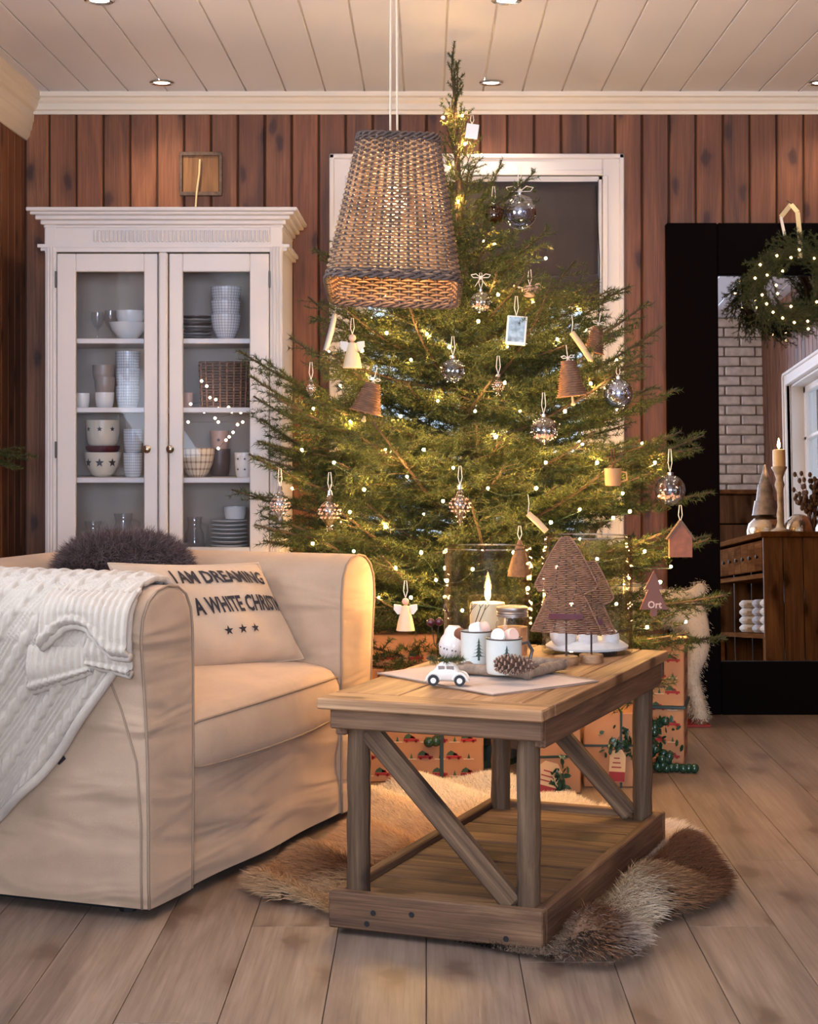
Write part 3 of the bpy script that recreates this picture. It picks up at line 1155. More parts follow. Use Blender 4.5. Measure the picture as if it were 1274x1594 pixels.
place_text('I AM DREAMING', lambda x, y: loc_in(pil, pillow_front(0.28 + 0.63 * x, 0.245 - 0.135 * y + 0.02 * x, 0.0035)), 'lettering', M_print, pil, 0.032, 60)
place_text('A WHITE CHRISTM', lambda x, y: loc_in(pil, pillow_front(0.325 + 0.645 * x, 0.54 - 0.155 * y - 0.005 * x, 0.0035)), 'lettering', M_print, pil, 0.032, 60)
for k in range(3):
    cs, ct = 0.475 + 0.09 * k, 0.695
    poly = []
    for i in range(10):
        r = 0.030 if i % 2 == 0 else 0.012
        a = PI / 2 + i * PI / 5
        poly.append(loc_in(pil, pillow_front(cs + r * math.cos(a), ct - r * 1.5 * math.sin(a), 0.0035)))
    c = loc_in(pil, pillow_front(cs, ct, 0.0035))
    MB().add([c] + poly, [(0, 1 + i, 1 + (i + 1) % 10) for i in range(10)]).build('star', M_print, pil)


# ================================================================== fur helper
def fur(points, normals, lengths, lean, colors, width=0.0016, seg=2):
    """hair strands as tapered triangles strips; numpy arrays"""
    n = len(points)
    tang = np.cross(normals, rng.normal(size=(n, 3)))
    tang /= np.linalg.norm(tang, axis=1)[:, None] + 1e-9
    d = normals + lean
    d /= np.linalg.norm(d, axis=1)[:, None]
    mid = points + d * (lengths * 0.55)[:, None]
    d2 = d + lean * 0.7 + np.array([0, 0, -0.25])
    d2 /= np.linalg.norm(d2, axis=1)[:, None]
    tip = mid + d2 * (lengths * 0.45)[:, None]
    w = tang * width
    V = np.stack([points - w, points + w, mid - w * 0.7, mid + w * 0.7, tip], 1).reshape(-1, 3)
    b = (np.arange(n) * 5)[:, None]
    T = np.concatenate([b + np.array([[0, 1, 3]]), b + np.array([[0, 3, 2]]), b + np.array([[2, 3, 4]])], 0)
    C = np.repeat(colors, 5, 0)
    return V, T, C


M_fur = vcol('fur', 0.75)
# dark fluffy cushion in the corner of the chair
fc = empty('fur_cushion', (-0.86, 5.08, 0.47), 0, 'dark brown fluffy fur cushion behind the printed cushion', 'cushion')
n = 26000
th = rng.uniform(0, 2 * PI, n); ph = np.arccos(rng.uniform(-1, 1, n))
nr = np.stack([np.sin(ph) * np.cos(th), np.sin(ph) * np.sin(th), np.cos(ph)], 1)
ax = np.array([math.cos(0.35), math.sin(0.35), 0]); ay = np.array([-math.sin(0.35), math.cos(0.35), 0])
rad = np.array([0.185, 0.075, 0.145])
sgn = np.sign(nr) * np.abs(nr) ** 0.75
P = sgn * rad
Pw = P[:, :1] * ax + P[:, 1:2] * ay + np.array([0, 0, 1]) * P[:, 2:] + np.array([0, 0, 0.185])
Nn = nr / rad; Nn /= np.linalg.norm(Nn, axis=1)[:, None]
Nw = Nn[:, :1] * ax + Nn[:, 1:2] * ay + np.array([0, 0, 1]) * Nn[:, 2:]
base = np.array(srgb(84, 66, 62)[:3]); alt = np.array(srgb(128, 108, 106)[:3])
tt = rng.random(n)[:, None] ** 1.5
cols = base * (1 - tt) + alt * tt
V, T, C = fur(Pw, Nw, rng.uniform(0.025, 0.05, n), rng.normal(scale=0.35, size=(n, 3)), cols, 0.0009)
o = link('fur', fast_mesh('fur', V, T, M_fur, C), fc)
tag(o, kind='stuff')
M_furbase = plain('fur_skin', srgb(58, 44, 42), 0.9)
mb = MB()
mb.ball((0, 0, 0.185), 1.0, 24, 16, (0.18, 0.072, 0.14))
o = mb.build('cover', M_furbase, fc, True)
o.rotation_euler = (0, 0, 0.35)

# ================================================================== cable-knit throw over the near arm
throw = empty('knitted_throw', chair_world(-0.3, 0.0, 0.0), -CA, 'cream cable-knit throw draped over the near arm of the armchair', 'throw blanket')
# arc along the arm section from the inside top over to the outer side
ARC = [(d, z) for (d, z) in reversed(SEC[:15])]
acc = [0.0]
for i in range(1, len(ARC)):
    acc.append(acc[-1] + math.hypot(ARC[i][0] - ARC[i - 1][0], ARC[i][1] - ARC[i - 1][1]))


def arc_pt(s):
    if s <= 0: return ARC[0], (1, 0)
    for i in range(1, len(acc)):
        if s <= acc[i] or i == len(acc) - 1:
            k = (s - acc[i - 1]) / (acc[i] - acc[i - 1])
            a, b_ = ARC[i - 1], ARC[i]
            dx, dz = b_[0] - a[0], b_[1] - a[1]
            L = math.hypot(dx, dz)
            return (a[0] + dx * k, a[1] + dz * k), (dz / L, -dx / L)
    return ARC[-1], (-1, 0)


def thr(v, s, off):
    """a point on the arm at depth v (negative = towards the back), arc s, lifted by off"""
    # smooth normal by sampling
    (p, n1), (_, n0), (_, n2) = arc_pt(s), arc_pt(s - 0.035), arc_pt(s + 0.035)
    nx, nz = n0[0] + n1[0] + n2[0], n0[1] + n1[1] + n2[1]
    L = math.hypot(nx, nz)
    nx, nz = -nx / L, -nz / L
    if nx > 0 and p[0] < 0.02: nx, nz = -nx, -nz
    if p[1] > 0.7 and nz < 0: nx, nz = -nx, -nz
    return Vector((v + 0.3, p[0] + nx * off, p[1] + nz * off))


S_END = acc[-1]


def front_edge(s):
    """v of the front edge of the cloth at arc s"""
    (d, z), _ = arc_pt(s)
    if s < 0.26: return -0.012
    pts = [(0.70, -0.005), (0.62, -0.002), (0.51, -0.09), (0.40, -0.175), (0.31, -0.25), (0.20, -0.375), (0.10, -0.50), (0.0, -0.62)]
    for i in range(1, len(pts)):
        if z >= pts[i][0]:
            k = (z - pts[i - 1][0]) / (pts[i][0] - pts[i - 1][0])
            return pts[i - 1][1] + (pts[i][1] - pts[i - 1][1]) * k
    return -0.62


def cable(x, y):
    """knit relief: cables of 55 mm with purl columns between, rope twist along y"""
    P_ = 0.062
    k = (x / P_) % 1.0
    h = 0.0
    if k < 0.52:
        c = (k / 0.52 - 0.5) * 2
        tw = (y / 0.075)
        s1 = 0.42 * math.sin(2 * PI * tw)
        a = max(0, 1 - ((c - s1) / 0.55) ** 2)
        b_ = max(0, 1 - ((c + s1) / 0.55) ** 2)
        fr_ = math.cos(2 * PI * tw)
        h = max(a ** 0.5 * (1.0 + 0.3 * fr_), b_ ** 0.5 * (1.0 - 0.3 * fr_))
    else:
        c = (k - 0.52) / 0.48
        h = 0.32 + 0.22 * math.sin(c * 3 * 2 * PI) + 0.12 * math.sin(y / 0.0085 * 2 * PI)
    return h


def folds(v, s):
    z = arc_pt(s)[0][1]
    low = max(0, (0.66 - z) / 0.5)
    return 0.022 * low * (0.5 + 0.5 * math.sin(v * 26 + z * 9 + 1.0)) + 0.012 * low * math.sin(v * 51 - z * 12) + 0.010


def throw_fn(a, b_):
    s = b_ * S_END
    fe = front_edge(s)
    v = -0.86 + a * (fe + 0.86)
    z = arc_pt(s)[0][1]
    # cloth pattern runs on the bias
    x = v * 0.80 + s * 0.60
    y = -v * 0.60 + s * 0.80
    h = cable(x, y)
    endf = min(1, (1 - a) / 0.03)
    return thr(v, s, 0.008 + folds(v, s) + 0.0095 * h * endf)


NU, NV = 330, 300
mb = MB().grid(throw_fn, NU, NV)
# drop cells that would lie below the hanging edge at the back
keep = []
for f in mb.f:
    zc = sum(mb.v[i][2] for i in f) / 4
    keep.append(zc > 0.07)
mb.f = [f for f, k in zip(mb.f, keep) if k]
mb.m = [0] * len(mb.f)
o = mb.build('knit_cloth', M_knit, throw, 'full')
so = o.modifiers.new('s', 'SOLIDIFY'); so.thickness = 0.012; so.offset = -1
# thick rolled hem along the slanting front edge
pts = []
for i in range(70):
    s = S_END * (0.30 + 0.70 * i / 69)
    if arc_pt(s)[0][1] < 0.07: break
    fe = front_edge(s)
    pts.append(thr(fe, s, 0.016 + folds(fe, s)))
MB().tube(pts, 0.011, 8).build('hem', M_knit, throw, 'full')


# ribbed folded-over bands
def band(v0, v1, top, bot, lift, seed):
    """top/bot: functions of a in 0..1 giving arc length"""
    def fn(a, b_):
        v = v0 + (v1 - v0) * a
        s = top(a) + (bot(a) - top(a)) * b_
        rib = 0.0055 * (0.5 + 0.5 * math.sin(2 * PI * (v / 0.0165))) ** 0.7
        roll = 0.012 * math.sin(PI * min(1, max(0, (b_ - 0.75) / 0.25))) if b_ > 0.75 else 0
        bul = lift + 0.02 * math.sin(PI * b_) * (0.6 + 0.4 * math.sin(3 * a + seed))
        return thr(v, s, 0.012 + folds(v, s) * 0.6 + bul + rib + roll)
    mb = MB().grid(fn, 120, 30)
    o = mb.build('ribbed_band', M_knit, throw, 'full')
    so = o.modifiers.new('s', 'SOLIDIFY'); so.thickness = 0.014; so.offset = -1
    pts = []
    for i in range(40):
        a = i / 39
        pts.append(thr(v0 + (v1 - v0) * a, bot(a), 0.008 + lift + folds(v0 + (v1 - v0) * a, bot(a)) * 0.6))
    MB().tube(pts, 0.0105, 8).build('band_hem', M_knit, throw, 'full')


def sz(z):
    """arc length at which the outer side reaches height z"""
    for i in range(len(ARC) - 1, 0, -1):
        if ARC[i][1] <= z <= ARC[i - 1][1] and i > 6:
            k = (ARC[i - 1][1] - z) / (ARC[i - 1][1] - ARC[i][1])
            return acc[i - 1] + k * (acc[i] - acc[i - 1])
    return acc[-1]


band(-0.215, 0.012, lambda a: sz(0.715), lambda a: sz(0.615 + 0.05 * math.sin(PI * min(1, a * 1.25)) - 0.012 * a), 0.024, 0.0)
band(-0.255, -0.095, lambda a: sz(0.62), lambda a: sz(0.515 + 0.055 * a), 0.008, 1.2)
band(-0.10, 0.004, lambda a: sz(0.64), lambda a: sz(0.585 - 0.02 * a), 0.012, 2.2)
p = thr(-0.20, sz(0.355), 0.012)
MB().box(p, (0.022, 0.004, 0.012), Euler((0, -0.7, 0))).build('care_label', M_black, throw)


# ================================================================== coffee table of reclaimed timber
TA = math.radians(21.3)
TX = Vector((math.cos(TA), -math.sin(TA), 0))
TY = Vector((math.sin(TA), math.cos(TA), 0))
TB = Vector((0.2436, 3.742, 0))
TW, TL = 0.492, 1.08
TTOP = 0.518
TC = TB - TX * (TW / 2) + TY * (TL / 2)


def table_world(lx, ly, z=TTOP):
    return TC + TX * lx + TY * ly + Vector((0, 0, z))


table = empty('coffee_table', TC, -TA, 'rustic reclaimed wood coffee table with log legs and a slatted lower shelf', 'table')
hw, hl = TW / 2, TL / 2
bz0, bz1 = 0.014, 0.094
mb_end = MB().box((0, 0, 0), (TW, 0.03, bz1 - bz0), None, 0.003)
for s in (-1, 1):
    o = link('base_board', mb_end.mesh('base_board', M_oldwood), table, (0, s * (hl - 0.015), (bz0 + bz1) / 2))
    side = MB().box((0, 0, 0), (0.026, TL - 0.06, bz1 - bz0), None, 0.003).mesh('base_board', M_oldwoody)
    link('base_board', side, table, (s * (hw - 0.013), 0, (bz0 + bz1) / 2))
# nail holes in the front board
for (x, z) in ((-0.14, 0.055), (-0.155, 0.03), (0.165, 0.03), (-0.05, 0.06)):
    MB().lathe([(0.0, 0.0), (0.006, 0.0), (0.007, -0.002)], 10, capb=False, capt=False, M=Matrix.Rotation(PI / 2, 4, 'X'), c=(x, -hl - 0.0012, z)).build('nail_hole', M_black, table)
# shelf slats across the width
yy = -hl + 0.032
rs = random.Random(9)
while yy < hl - 0.04:
    w = rs.uniform(0.075, 0.115)
    w = min(w, hl - 0.032 - yy)
    me = MB().box((0, 0, 0), (TW - 0.054, w - 0.006, 0.018), None, 0.003).mesh('shelf_slat', M_oldwood)
    link('shelf_slat', me, table, (0, yy + w / 2, 0.070 + rs.uniform(-0.002, 0.002)), (0, 0, rs.uniform(-0.004, 0.004)))
    yy += w


def log(mbx, a, b_, r0, r1, seed):
    """slightly irregular rounded square post"""
    q = random.Random(seed)
    a, b_ = Vector(a), Vector(b_)
    n = 12
    pts, rr = [], []
    for i in range(n + 1):
        k = i / n
        p = a.lerp(b_, k) + Vector((q.uniform(-1, 1), q.uniform(-1, 1), 0)) * 0.0016
        pts.append(p); rr.append(r0 + (r1 - r0) * k + q.uniform(-0.001, 0.001))
    return mbx.tube(pts, rr, 10)


legx, legy = hw - 0.048, hl - 0.055
for i, (sx, sy) in enumerate(((-1, -1), (1, -1), (-1, 1), (1, 1))):
    mbl = log(MB(), (sx * legx, sy * legy, 0.076), (sx * legx, sy * legy, 0.462), 0.026, 0.0255, i)
    mbl.build('leg', M_oldwoodz, table, True)
# diagonal braces in both ends, from upper left to lower right
M_brace = wood('brace_wood', (srgb(70, 50, 36), srgb(112, 84, 60), srgb(150, 118, 86)), 'x', 0.75, 1.8, knots=0.8, knot_col=srgb(50, 34, 24), bmp=0.6, plankvar=0.1, contrast=0.36)
for s in (-1, 1):
    a = Vector((-legx + 0.022, s * legy, 0.445)); b_ = Vector((legx - 0.032, s * legy, 0.088))
    d = b_ - a
    ang = math.atan2(-d.z, d.x)
    me = MB().box((0, 0, 0), (d.length, 0.032, 0.046), None, 0.005).mesh('brace', M_brace)
    link('brace', me, table, (a + b_) / 2, (0, ang, 0))
# apron
az0, az1 = TTOP - 0.025 - 0.043, TTOP - 0.025
for s in (-1, 1):
    me = MB().box((0, 0, 0), (TW - 0.004, 0.026, az1 - az0), None, 0.003).mesh('apron', M_oldwood)
    link('apron', me, table, (0, s * (hl - 0.016), (az0 + az1) / 2))
    me = MB().box((0, 0, 0), (0.026, TL - 0.06, az1 - az0 + 0.018), None, 0.003).mesh('apron', M_oldwoody)
    link('apron', me, table, (s * (hw - 0.016), 0, (az0 + az1) / 2 - 0.009))
# top: one cross board at the near end, long planks behind it
tx0, tx1 = -hw - 0.024, hw + 0.004
me = MB().box((0, 0, 0), (tx1 - tx0, 0.092, 0.025), None, 0.003).mesh('top_plank', M_topend)
link('top_plank', me, table, ((tx0 + tx1) / 2, -hl - 0.012 + 0.046, TTOP - 0.0125))
ws = [0.155, 0.17, 0.12]
ws.append(tx1 - tx0 - sum(ws))
xx = tx0
for i, w in enumerate(ws):
    L = TL + 0.03 - 0.092
    me = MB().box((0, 0, 0), (w - 0.002, L - 0.003, 0.025), None, 0.002).mesh('top_plank', M_topwood)
    link('top_plank', me, table, (xx + w / 2, -hl - 0.012 + 0.094 + L / 2, TTOP - 0.0125 + (0, -0.001, 0.0, -0.0005)[i]))
    xx += w

# ================================================================== reindeer hide under the table
HID = [(-0.434, 4.295), (-0.37, 4.19), (-0.27, 4.13), (-0.15, 3.95), (0.05, 3.84), (0.20, 3.74), (0.30, 3.665), (0.37, 3.655), (0.44, 3.72), (0.475, 3.80), (0.47, 3.90),
       (0.53, 4.00), (0.62, 4.08), (0.70, 4.18), (0.725, 4.32), (0.70, 4.48), (0.69, 4.66), (0.72, 4.82), (0.70, 4.95), (0.60, 5.03), (0.50, 5.20), (0.42, 5.45), (0.30, 5.56),
       (0.05, 5.60), (-0.10, 5.56), (-0.20, 5.40), (-0.17, 5.15), (-0.20, 4.90), (-0.27, 4.70), (-0.36, 4.52), (-0.40, 4.40)]
hp = np.array(HID)


def inside(P):
    x, y = P[:, 0], P[:, 1]
    r = np.zeros(len(P), bool)
    j = len(hp) - 1
    for i in range(len(hp)):
        xi, yi, xj, yj = hp[i, 0], hp[i, 1], hp[j, 0], hp[j, 1]
        c = ((yi > y) != (yj > y)) & (x < (xj - xi) * (y - yi) / (yj - yi + 1e-12) + xi)
        r ^= c
        j = i
    return r


def edge_dist(P):
    best = np.full(len(P), 9.0)
    for i in range(len(hp)):
        a, b_ = hp[i], hp[(i + 1) % len(hp)]
        ab = b_ - a
        t_ = np.clip(((P - a) @ ab) / (ab @ ab), 0, 1)
        best = np.minimum(best, np.linalg.norm(P - (a + t_[:, None] * ab), axis=1))
    return best


def hide_h(P):
    """height of the skin: flat below the table, humped to the right of it"""
    rel = P - np.array([TC.x, TC.y])
    lx = rel @ np.array([TX.x, TX.y]); ly = rel @ np.array([TY.x, TY.y])
    out = np.clip((lx - hw - 0.012) / 0.07, 0, 1)
    e = np.clip(edge_dist(P) / 0.07, 0, 1)
    e = np.sqrt(np.clip(1 - (1 - e) ** 2, 0, 1))
    hump = 0.055 + 0.022 * np.sin(P[:, 0] * 17 + P[:, 1] * 9) + 0.018 * np.sin(P[:, 1] * 21 - P[:, 0] * 6)
    left = np.clip((-lx - hw - 0.012) / 0.08, 0, 1)
    front_ = np.clip((-ly - hl - 0.01) / 0.06, 0, 1)
    h = 0.007 + e * (np.maximum(out, front_) * hump + left * 0.020 * (1 + np.sin(P[:, 0] * 25 + P[:, 1] * 13)))
    return h


hide = empty('reindeer_hide', (TC.x, TC.y, 0), 0, 'brown and cream reindeer hide spread beneath the coffee table', 'rug')
gx, gy = np.meshgrid(np.linspace(-0.46, 0.76, 70), np.linspace(3.62, 5.64, 110))
G = np.stack([gx.ravel(), gy.ravel()], 1)
ins = inside(G)
# snap near-outside points to keep the outline
H = np.where(ins, hide_h(G), 0.004)
ed = edge_dist(G)
mb = MB()
idx = -np.ones(len(G), int)
nxg = 70
for j in range(109):
    for i in range(69):
        q = [j * nxg + i, j * nxg + i + 1, (j + 1) * nxg + i + 1, (j + 1) * nxg + i]
        if all(ins[k] and ed[k] > 0.022 for k in q):
            f = []
            for k in q:
                if idx[k] < 0:
                    idx[k] = len(mb.v); mb.v.append((G[k, 0] - TC.x, G[k, 1] - TC.y, H[k] - 0.005))
                f.append(int(idx[k]))
            mb.f.append(tuple(f)); mb.m.append(0)
mb.build('skin', plain('hide_skin', srgb(150, 112, 82), 0.9), hide, 'full')
n = 150000
P = np.stack([rng.uniform(-0.46, 0.76, n * 3), rng.uniform(3.62, 5.64, n * 3)], 1)
P = P[inside(P)]
rel = P - np.array([TC.x, TC.y])
lx = rel @ np.array([TX.x, TX.y]); ly = rel @ np.array([TY.x, TY.y])
under = (np.abs(lx) < hw - 0.02) & (np.abs(ly) < hl - 0.02)
P = P[~under][:n]
n = len(P)
eps = 0.006
h0 = hide_h(P)
dx_ = (hide_h(P + np.array([eps, 0])) - h0) / eps
dy_ = (hide_h(P + np.array([0, eps])) - h0) / eps
Nn = np.stack([-dx_, -dy_, np.ones(n)], 1); Nn /= np.linalg.norm(Nn, axis=1)[:, None]
P3 = np.stack([P[:, 0] - TC.x, P[:, 1] - TC.y, h0], 1)
cen = np.array([0.15, 4.6])
away = P - cen; away /= np.linalg.norm(away, axis=1)[:, None] + 1e-9
lean = np.concatenate([away * 1.5 + rng.normal(scale=0.35, size=(n, 2)), rng.normal(scale=0.15, size=(n, 1))], 1)
PATCH = [(-0.10, 5.45, 0.28, (236, 216, 190)), (0.15, 5.45, 0.28, (240, 224, 204)), (0.38, 5.30, 0.2, (232, 210, 184)), (-0.12, 5.05, 0.2, (224, 186, 142)), (-0.12, 4.75, 0.18, (206, 158, 112)),
         (-0.22, 4.42, 0.10, (110, 70, 46)), (-0.32, 4.42, 0.1, (176, 128, 88)), (-0.38, 4.28, 0.09, (196, 156, 116)), (-0.28, 4.22, 0.08, (210, 176, 136)), (-0.2, 4.55, 0.1, (200, 160, 118)),
         (0.70, 4.88, 0.10, (226, 208, 192)), (0.66, 4.70, 0.09, (200, 172, 148)), (0.62, 4.55, 0.08, (150, 108, 78)), (0.56, 4.62, 0.06, (222, 204, 186)), (0.60, 4.38, 0.10, (116, 74, 50)), (0.68, 4.28, 0.10, (104, 66, 44)),
         (0.50, 4.34, 0.07, (150, 104, 72)), (0.47, 4.18, 0.07, (206, 176, 138)), (0.56, 4.14, 0.07, (170, 126, 88)), (0.65, 4.12, 0.06, (120, 80, 54)), (0.40, 4.06, 0.06, (226, 200, 162)), (0.44, 3.98, 0.06, (232, 210, 180)),
         (0.34, 3.92, 0.05, (96, 60, 40)), (0.40, 3.86, 0.05, (120, 78, 52)), (0.46, 3.80, 0.05, (226, 204, 178)), (0.45, 3.72, 0.05, (186, 166, 148)), (0.36, 3.74, 0.05, (132, 84, 56)), (0.29, 3.72, 0.05, (168, 146, 124)), (0.34, 3.66, 0.04, (150, 104, 70))]
num = np.zeros((n, 3)); den = np.zeros((n, 1)) + 1e-6
Pj = P + rng.normal(scale=0.018, size=P.shape)
for (x, y, r, c) in PATCH:
    w = np.exp(-((Pj[:, 0] - x) ** 2 + (Pj[:, 1] - y) ** 2) / (2 * (r * 0.55) ** 2))[:, None]
    num += w * np.array(srgb(*c)[:3]); den += w
cols = num / den
cols *= rng.uniform(0.72, 1.15, n)[:, None]
flat = (P[:, 1] > 4.95) & (P[:, 0] < 0.5)
ln = rng.uniform(0.022, 0.045, n) * np.where(flat, 0.6, 1.0)
V, T, C = fur(P3, Nn, ln, lean, cols, 0.0008)
V[:, 2] = np.maximum(V[:, 2], 0.002)
o = link('fur', fast_mesh('fur', V, T, M_fur, C), hide)
tag(o, kind='stuff')

# ================================================================== woven pendant lamp
LY = 4.30


def woven(mb, half_of_z, z0, z1, rows, stakes, amp, r, corner=0.18, nseg=3, square=True, depth=1.0, jitter=0.0, zf=None, M=None, seed=1):
    """horizontal weavers round a square or round form, going in and out of upright stakes"""
    q = random.Random(seed)
    out = []
    for k in range(rows):
        t_ = k / (rows - 1)
        z = z0 + (z1 - z0) * t_
        h = half_of_z(t_)
        n = stakes * nseg
        pts = []
        for i in range(n):
            a = i / n
            if square:
                # rounded square perimeter
                per = a * 4
                side = int(per) % 4
                f = per - int(per)
                c = corner
                e = (f - 0.5) * 2
                base = [(e, -1), (1, e), (-e, 1), (-1, -e)][side]
                bx, by = base
                # round the corners
                m = max(abs(bx), abs(by)); l = (abs(bx) ** 8 + abs(by) ** 8) ** (1 / 8)
                px_, py_ = bx / l * h, by / l * h * depth
                nx, ny = [(0, -1), (1, 0), (0, 1), (-1, 0)][side]
            else:
                th = 2 * PI * a
                px_, py_ = h * math.cos(th), h * math.sin(th) * depth
                nx, ny = math.cos(th), math.sin(th)
            ph = (i / nseg + (k % 2)) * PI
            off = amp * math.cos(ph)
            p = Vector((px_ + nx * off, py_ + ny * off, z + q.uniform(-jitter, jitter)))
            if M is not None: p = M @ p
            pts.append(p)
        mb.tube(pts, r, 4, closed=True)
    return mb


lampc = at(613, 331, LY)
lamp = empty('pendant_lamp', (lampc.x, LY, 1.44), 0, 'square tapered pendant lamp woven from brown willow, hanging on twin cords', 'pendant lamp')
M_willow = plain('willow', srgb(140, 104, 72), 0.65, var=0.45, vscale=26)
M_willow_d = plain('willow_dark', srgb(74, 54, 44), 0.65, var=0.3, vscale=30)
tilt = Matrix.Rotation(math.radians(1.8), 4, 'Y') @ Matrix.Rotation(math.radians(-8.5), 4, 'X')
lh = 0.362
hb, ht = 0.157, 0.096
mb = MB()
woven(mb, lambda t_: hb + (ht - hb) * t_, 0.006, lh - 0.006, 52, 52, 0.0040, 0.0032, nseg=3, jitter=0.0005)
sh = mb.build('shade_weave', M_willow, lamp, 'full')
sh.matrix_local = tilt
tag(sh, kind='stuff')


def sq_pt(a, h):
    per = a * 4
    side = int(per) % 4
    f = per - int(per)
    e = (f - 0.5) * 2
    bx, by = [(e, -1), (1, e), (-e, 1), (-1, -e)][side]
    l = (abs(bx) ** 8 + abs(by) ** 8) ** (1 / 8)
    return bx / l * h, by / l * h


mb = MB()
for i in range(52):
    x0, y0 = sq_pt(i / 52, hb); x1, y1 = sq_pt(i / 52, ht)
    mb.tube([(x0, y0, 0), (x1, y1, lh)], 0.0038, 5)
o = mb.build('stakes', M_willow_d, lamp); o.matrix_local = tilt
mb = MB()
for (zz, h, r, n2) in ((0.0, hb + 0.002, 0.0055, 26), (0.012, hb - 0.001, 0.0045, 26), (lh, ht + 0.002, 0.005, 22), (lh - 0.010, ht + 0.004, 0.004, 22)):
    for ph in (0, 1):
        pts = []
        for i in range(160):
            x0, y0 = sq_pt(i / 160, h + 0.003 * math.cos(2 * PI * n2 * i / 160 + ph * PI))
            pts.append((x0, y0, zz + 0.004 * math.sin(2 * PI * n2 * i / 160 + ph * PI)))
        mb.tube(pts, r * 0.75, 5, closed=True)
o = mb.build('rim', M_willow_d, lamp, 'full'); o.matrix_local = tilt; tag(o, kind='stuff')
# frame, socket, bulb and cords
mb = MB()
mb.bar((-ht, 0, lh - 0.004), (ht, 0, lh - 0.004), 0.008, 0.008)
mb.bar((0, -ht, lh - 0.004), (0, ht, lh - 0.004), 0.008, 0.008)
o = mb.build('hanger', M_willow_d, lamp); o.matrix_local = tilt
MB().lathe([(0.014, 0.25), (0.02, 0.27), (0.02, 0.32), (0.012, 0.33), (0.004, 0.36)], 14).build('socket', M_white, lamp, True)
M_bulb = emit_clear('lamp_bulb', (1.0, 0.62, 0.28, 1), 5.0)
MB().lathe([(0.0, 0.17), (0.015, 0.173), (0.026, 0.188), (0.03, 0.205), (0.026, 0.222), (0.016, 0.24), (0.013, 0.252)], 18, capb=False).build('bulb', M_bulb, lamp, True)
lp = light('lamp_bulb_light', 'POINT', (lampc.x, LY, 1.44 + 0.205), (0, 0, 0), 8, (1.0, 0.64, 0.32), shadow_soft_size=0.032)
for dx in (-0.008, 0.009):
    MB().tube([(dx, 0, lh - 0.01), (dx * 0.9, 0, 0.6), (dx * 0.6, 0, RZ - 1.44)], 0.0028, 6).build('cord', plain('cord_beige', srgb(200, 178, 150), 0.7) if dx < 0 else MATS['cord_beige'], lamp)
MB().lathe([(0.045, 0.0), (0.05, 0.008), (0.05, 0.028)], 20, c=(0, 0, RZ - 1.44 - 0.028)).build('ceiling_rose', M_white, lamp, True)


# ================================================================== christmas tree
TRX, TRY = 0.15, 6.02
M_needle = vcol('fir_needles', 0.55, spec=0.25)
_nt = M_needle.node_tree
_b = _nt.nodes['Principled BSDF']
# a touch of light passes through the needles
_tr = N(_nt, 'ShaderNodeBsdfTranslucent')
_at = [n_ for n_ in _nt.nodes if n_.type == 'VERTEX_COLOR'][0]
_nt.links.new(_at.outputs[0], _tr.inputs[0])
_mx = N(_nt, 'ShaderNodeMixShader')
_mx.inputs[0].default_value = 0.3
_nt.links.new(_b.outputs[0], _mx.inputs[1]); _nt.links.new(_tr.outputs[0], _mx.inputs[2])
_nt.links.new(_mx.outputs[0], _nt.nodes['Material Output'].inputs[0])
M_twig = plain('twig_bark', srgb(74, 56, 38), 0.85)


def twig_needles(p0, p1, dens, nl, R, tipfade=True):
    """needles around a straight twig from p0 to p1; returns V, T, C"""
    L = np.linalg.norm(p1 - p0)
    n = max(4, int(L * dens))
    t = R.random(n)
    d = (p1 - p0) / (L + 1e-9)
    a = np.cross(d, [0.3, 0.2, 1.0]); a /= np.linalg.norm(a)
    b = np.cross(d, a)
    th = R.uniform(0, 2 * PI, n)
    rad = np.cos(th)[:, None] * a + np.sin(th)[:, None] * b
    dirs = rad * R.uniform(0.7, 1.0, n)[:, None] + d * R.uniform(0.45, 0.95, n)[:, None] + np.array([0, 0, 0.12])
    dirs /= np.linalg.norm(dirs, axis=1)[:, None]
    base = p0 + (p1 - p0) * t[:, None]
    ln = nl * R.uniform(0.75, 1.15, n)
    tip = base + dirs * ln[:, None]
    sd = np.cross(dirs, R.normal(size=(n, 3))); sd /= np.linalg.norm(sd, axis=1)[:, None] + 1e-9
    w = 0.0013
    V = np.stack([base - sd * w, base + sd * w, tip], 1).reshape(-1, 3)
    T = np.arange(3 * n).reshape(-1, 3)
    c0 = np.array(srgb(48, 60, 32)[:3]); c1 = np.array(srgb(104, 108, 54)[:3]); c2 = np.array(srgb(62, 84, 62)[:3])
    q = R.random(n)[:, None]
    q2 = (R.random(n)[:, None] > 0.75)
    c = c0 * (1 - q) + np.where(q2, c2, c1) * q
    return V, T, np.repeat(c, 3, 0)


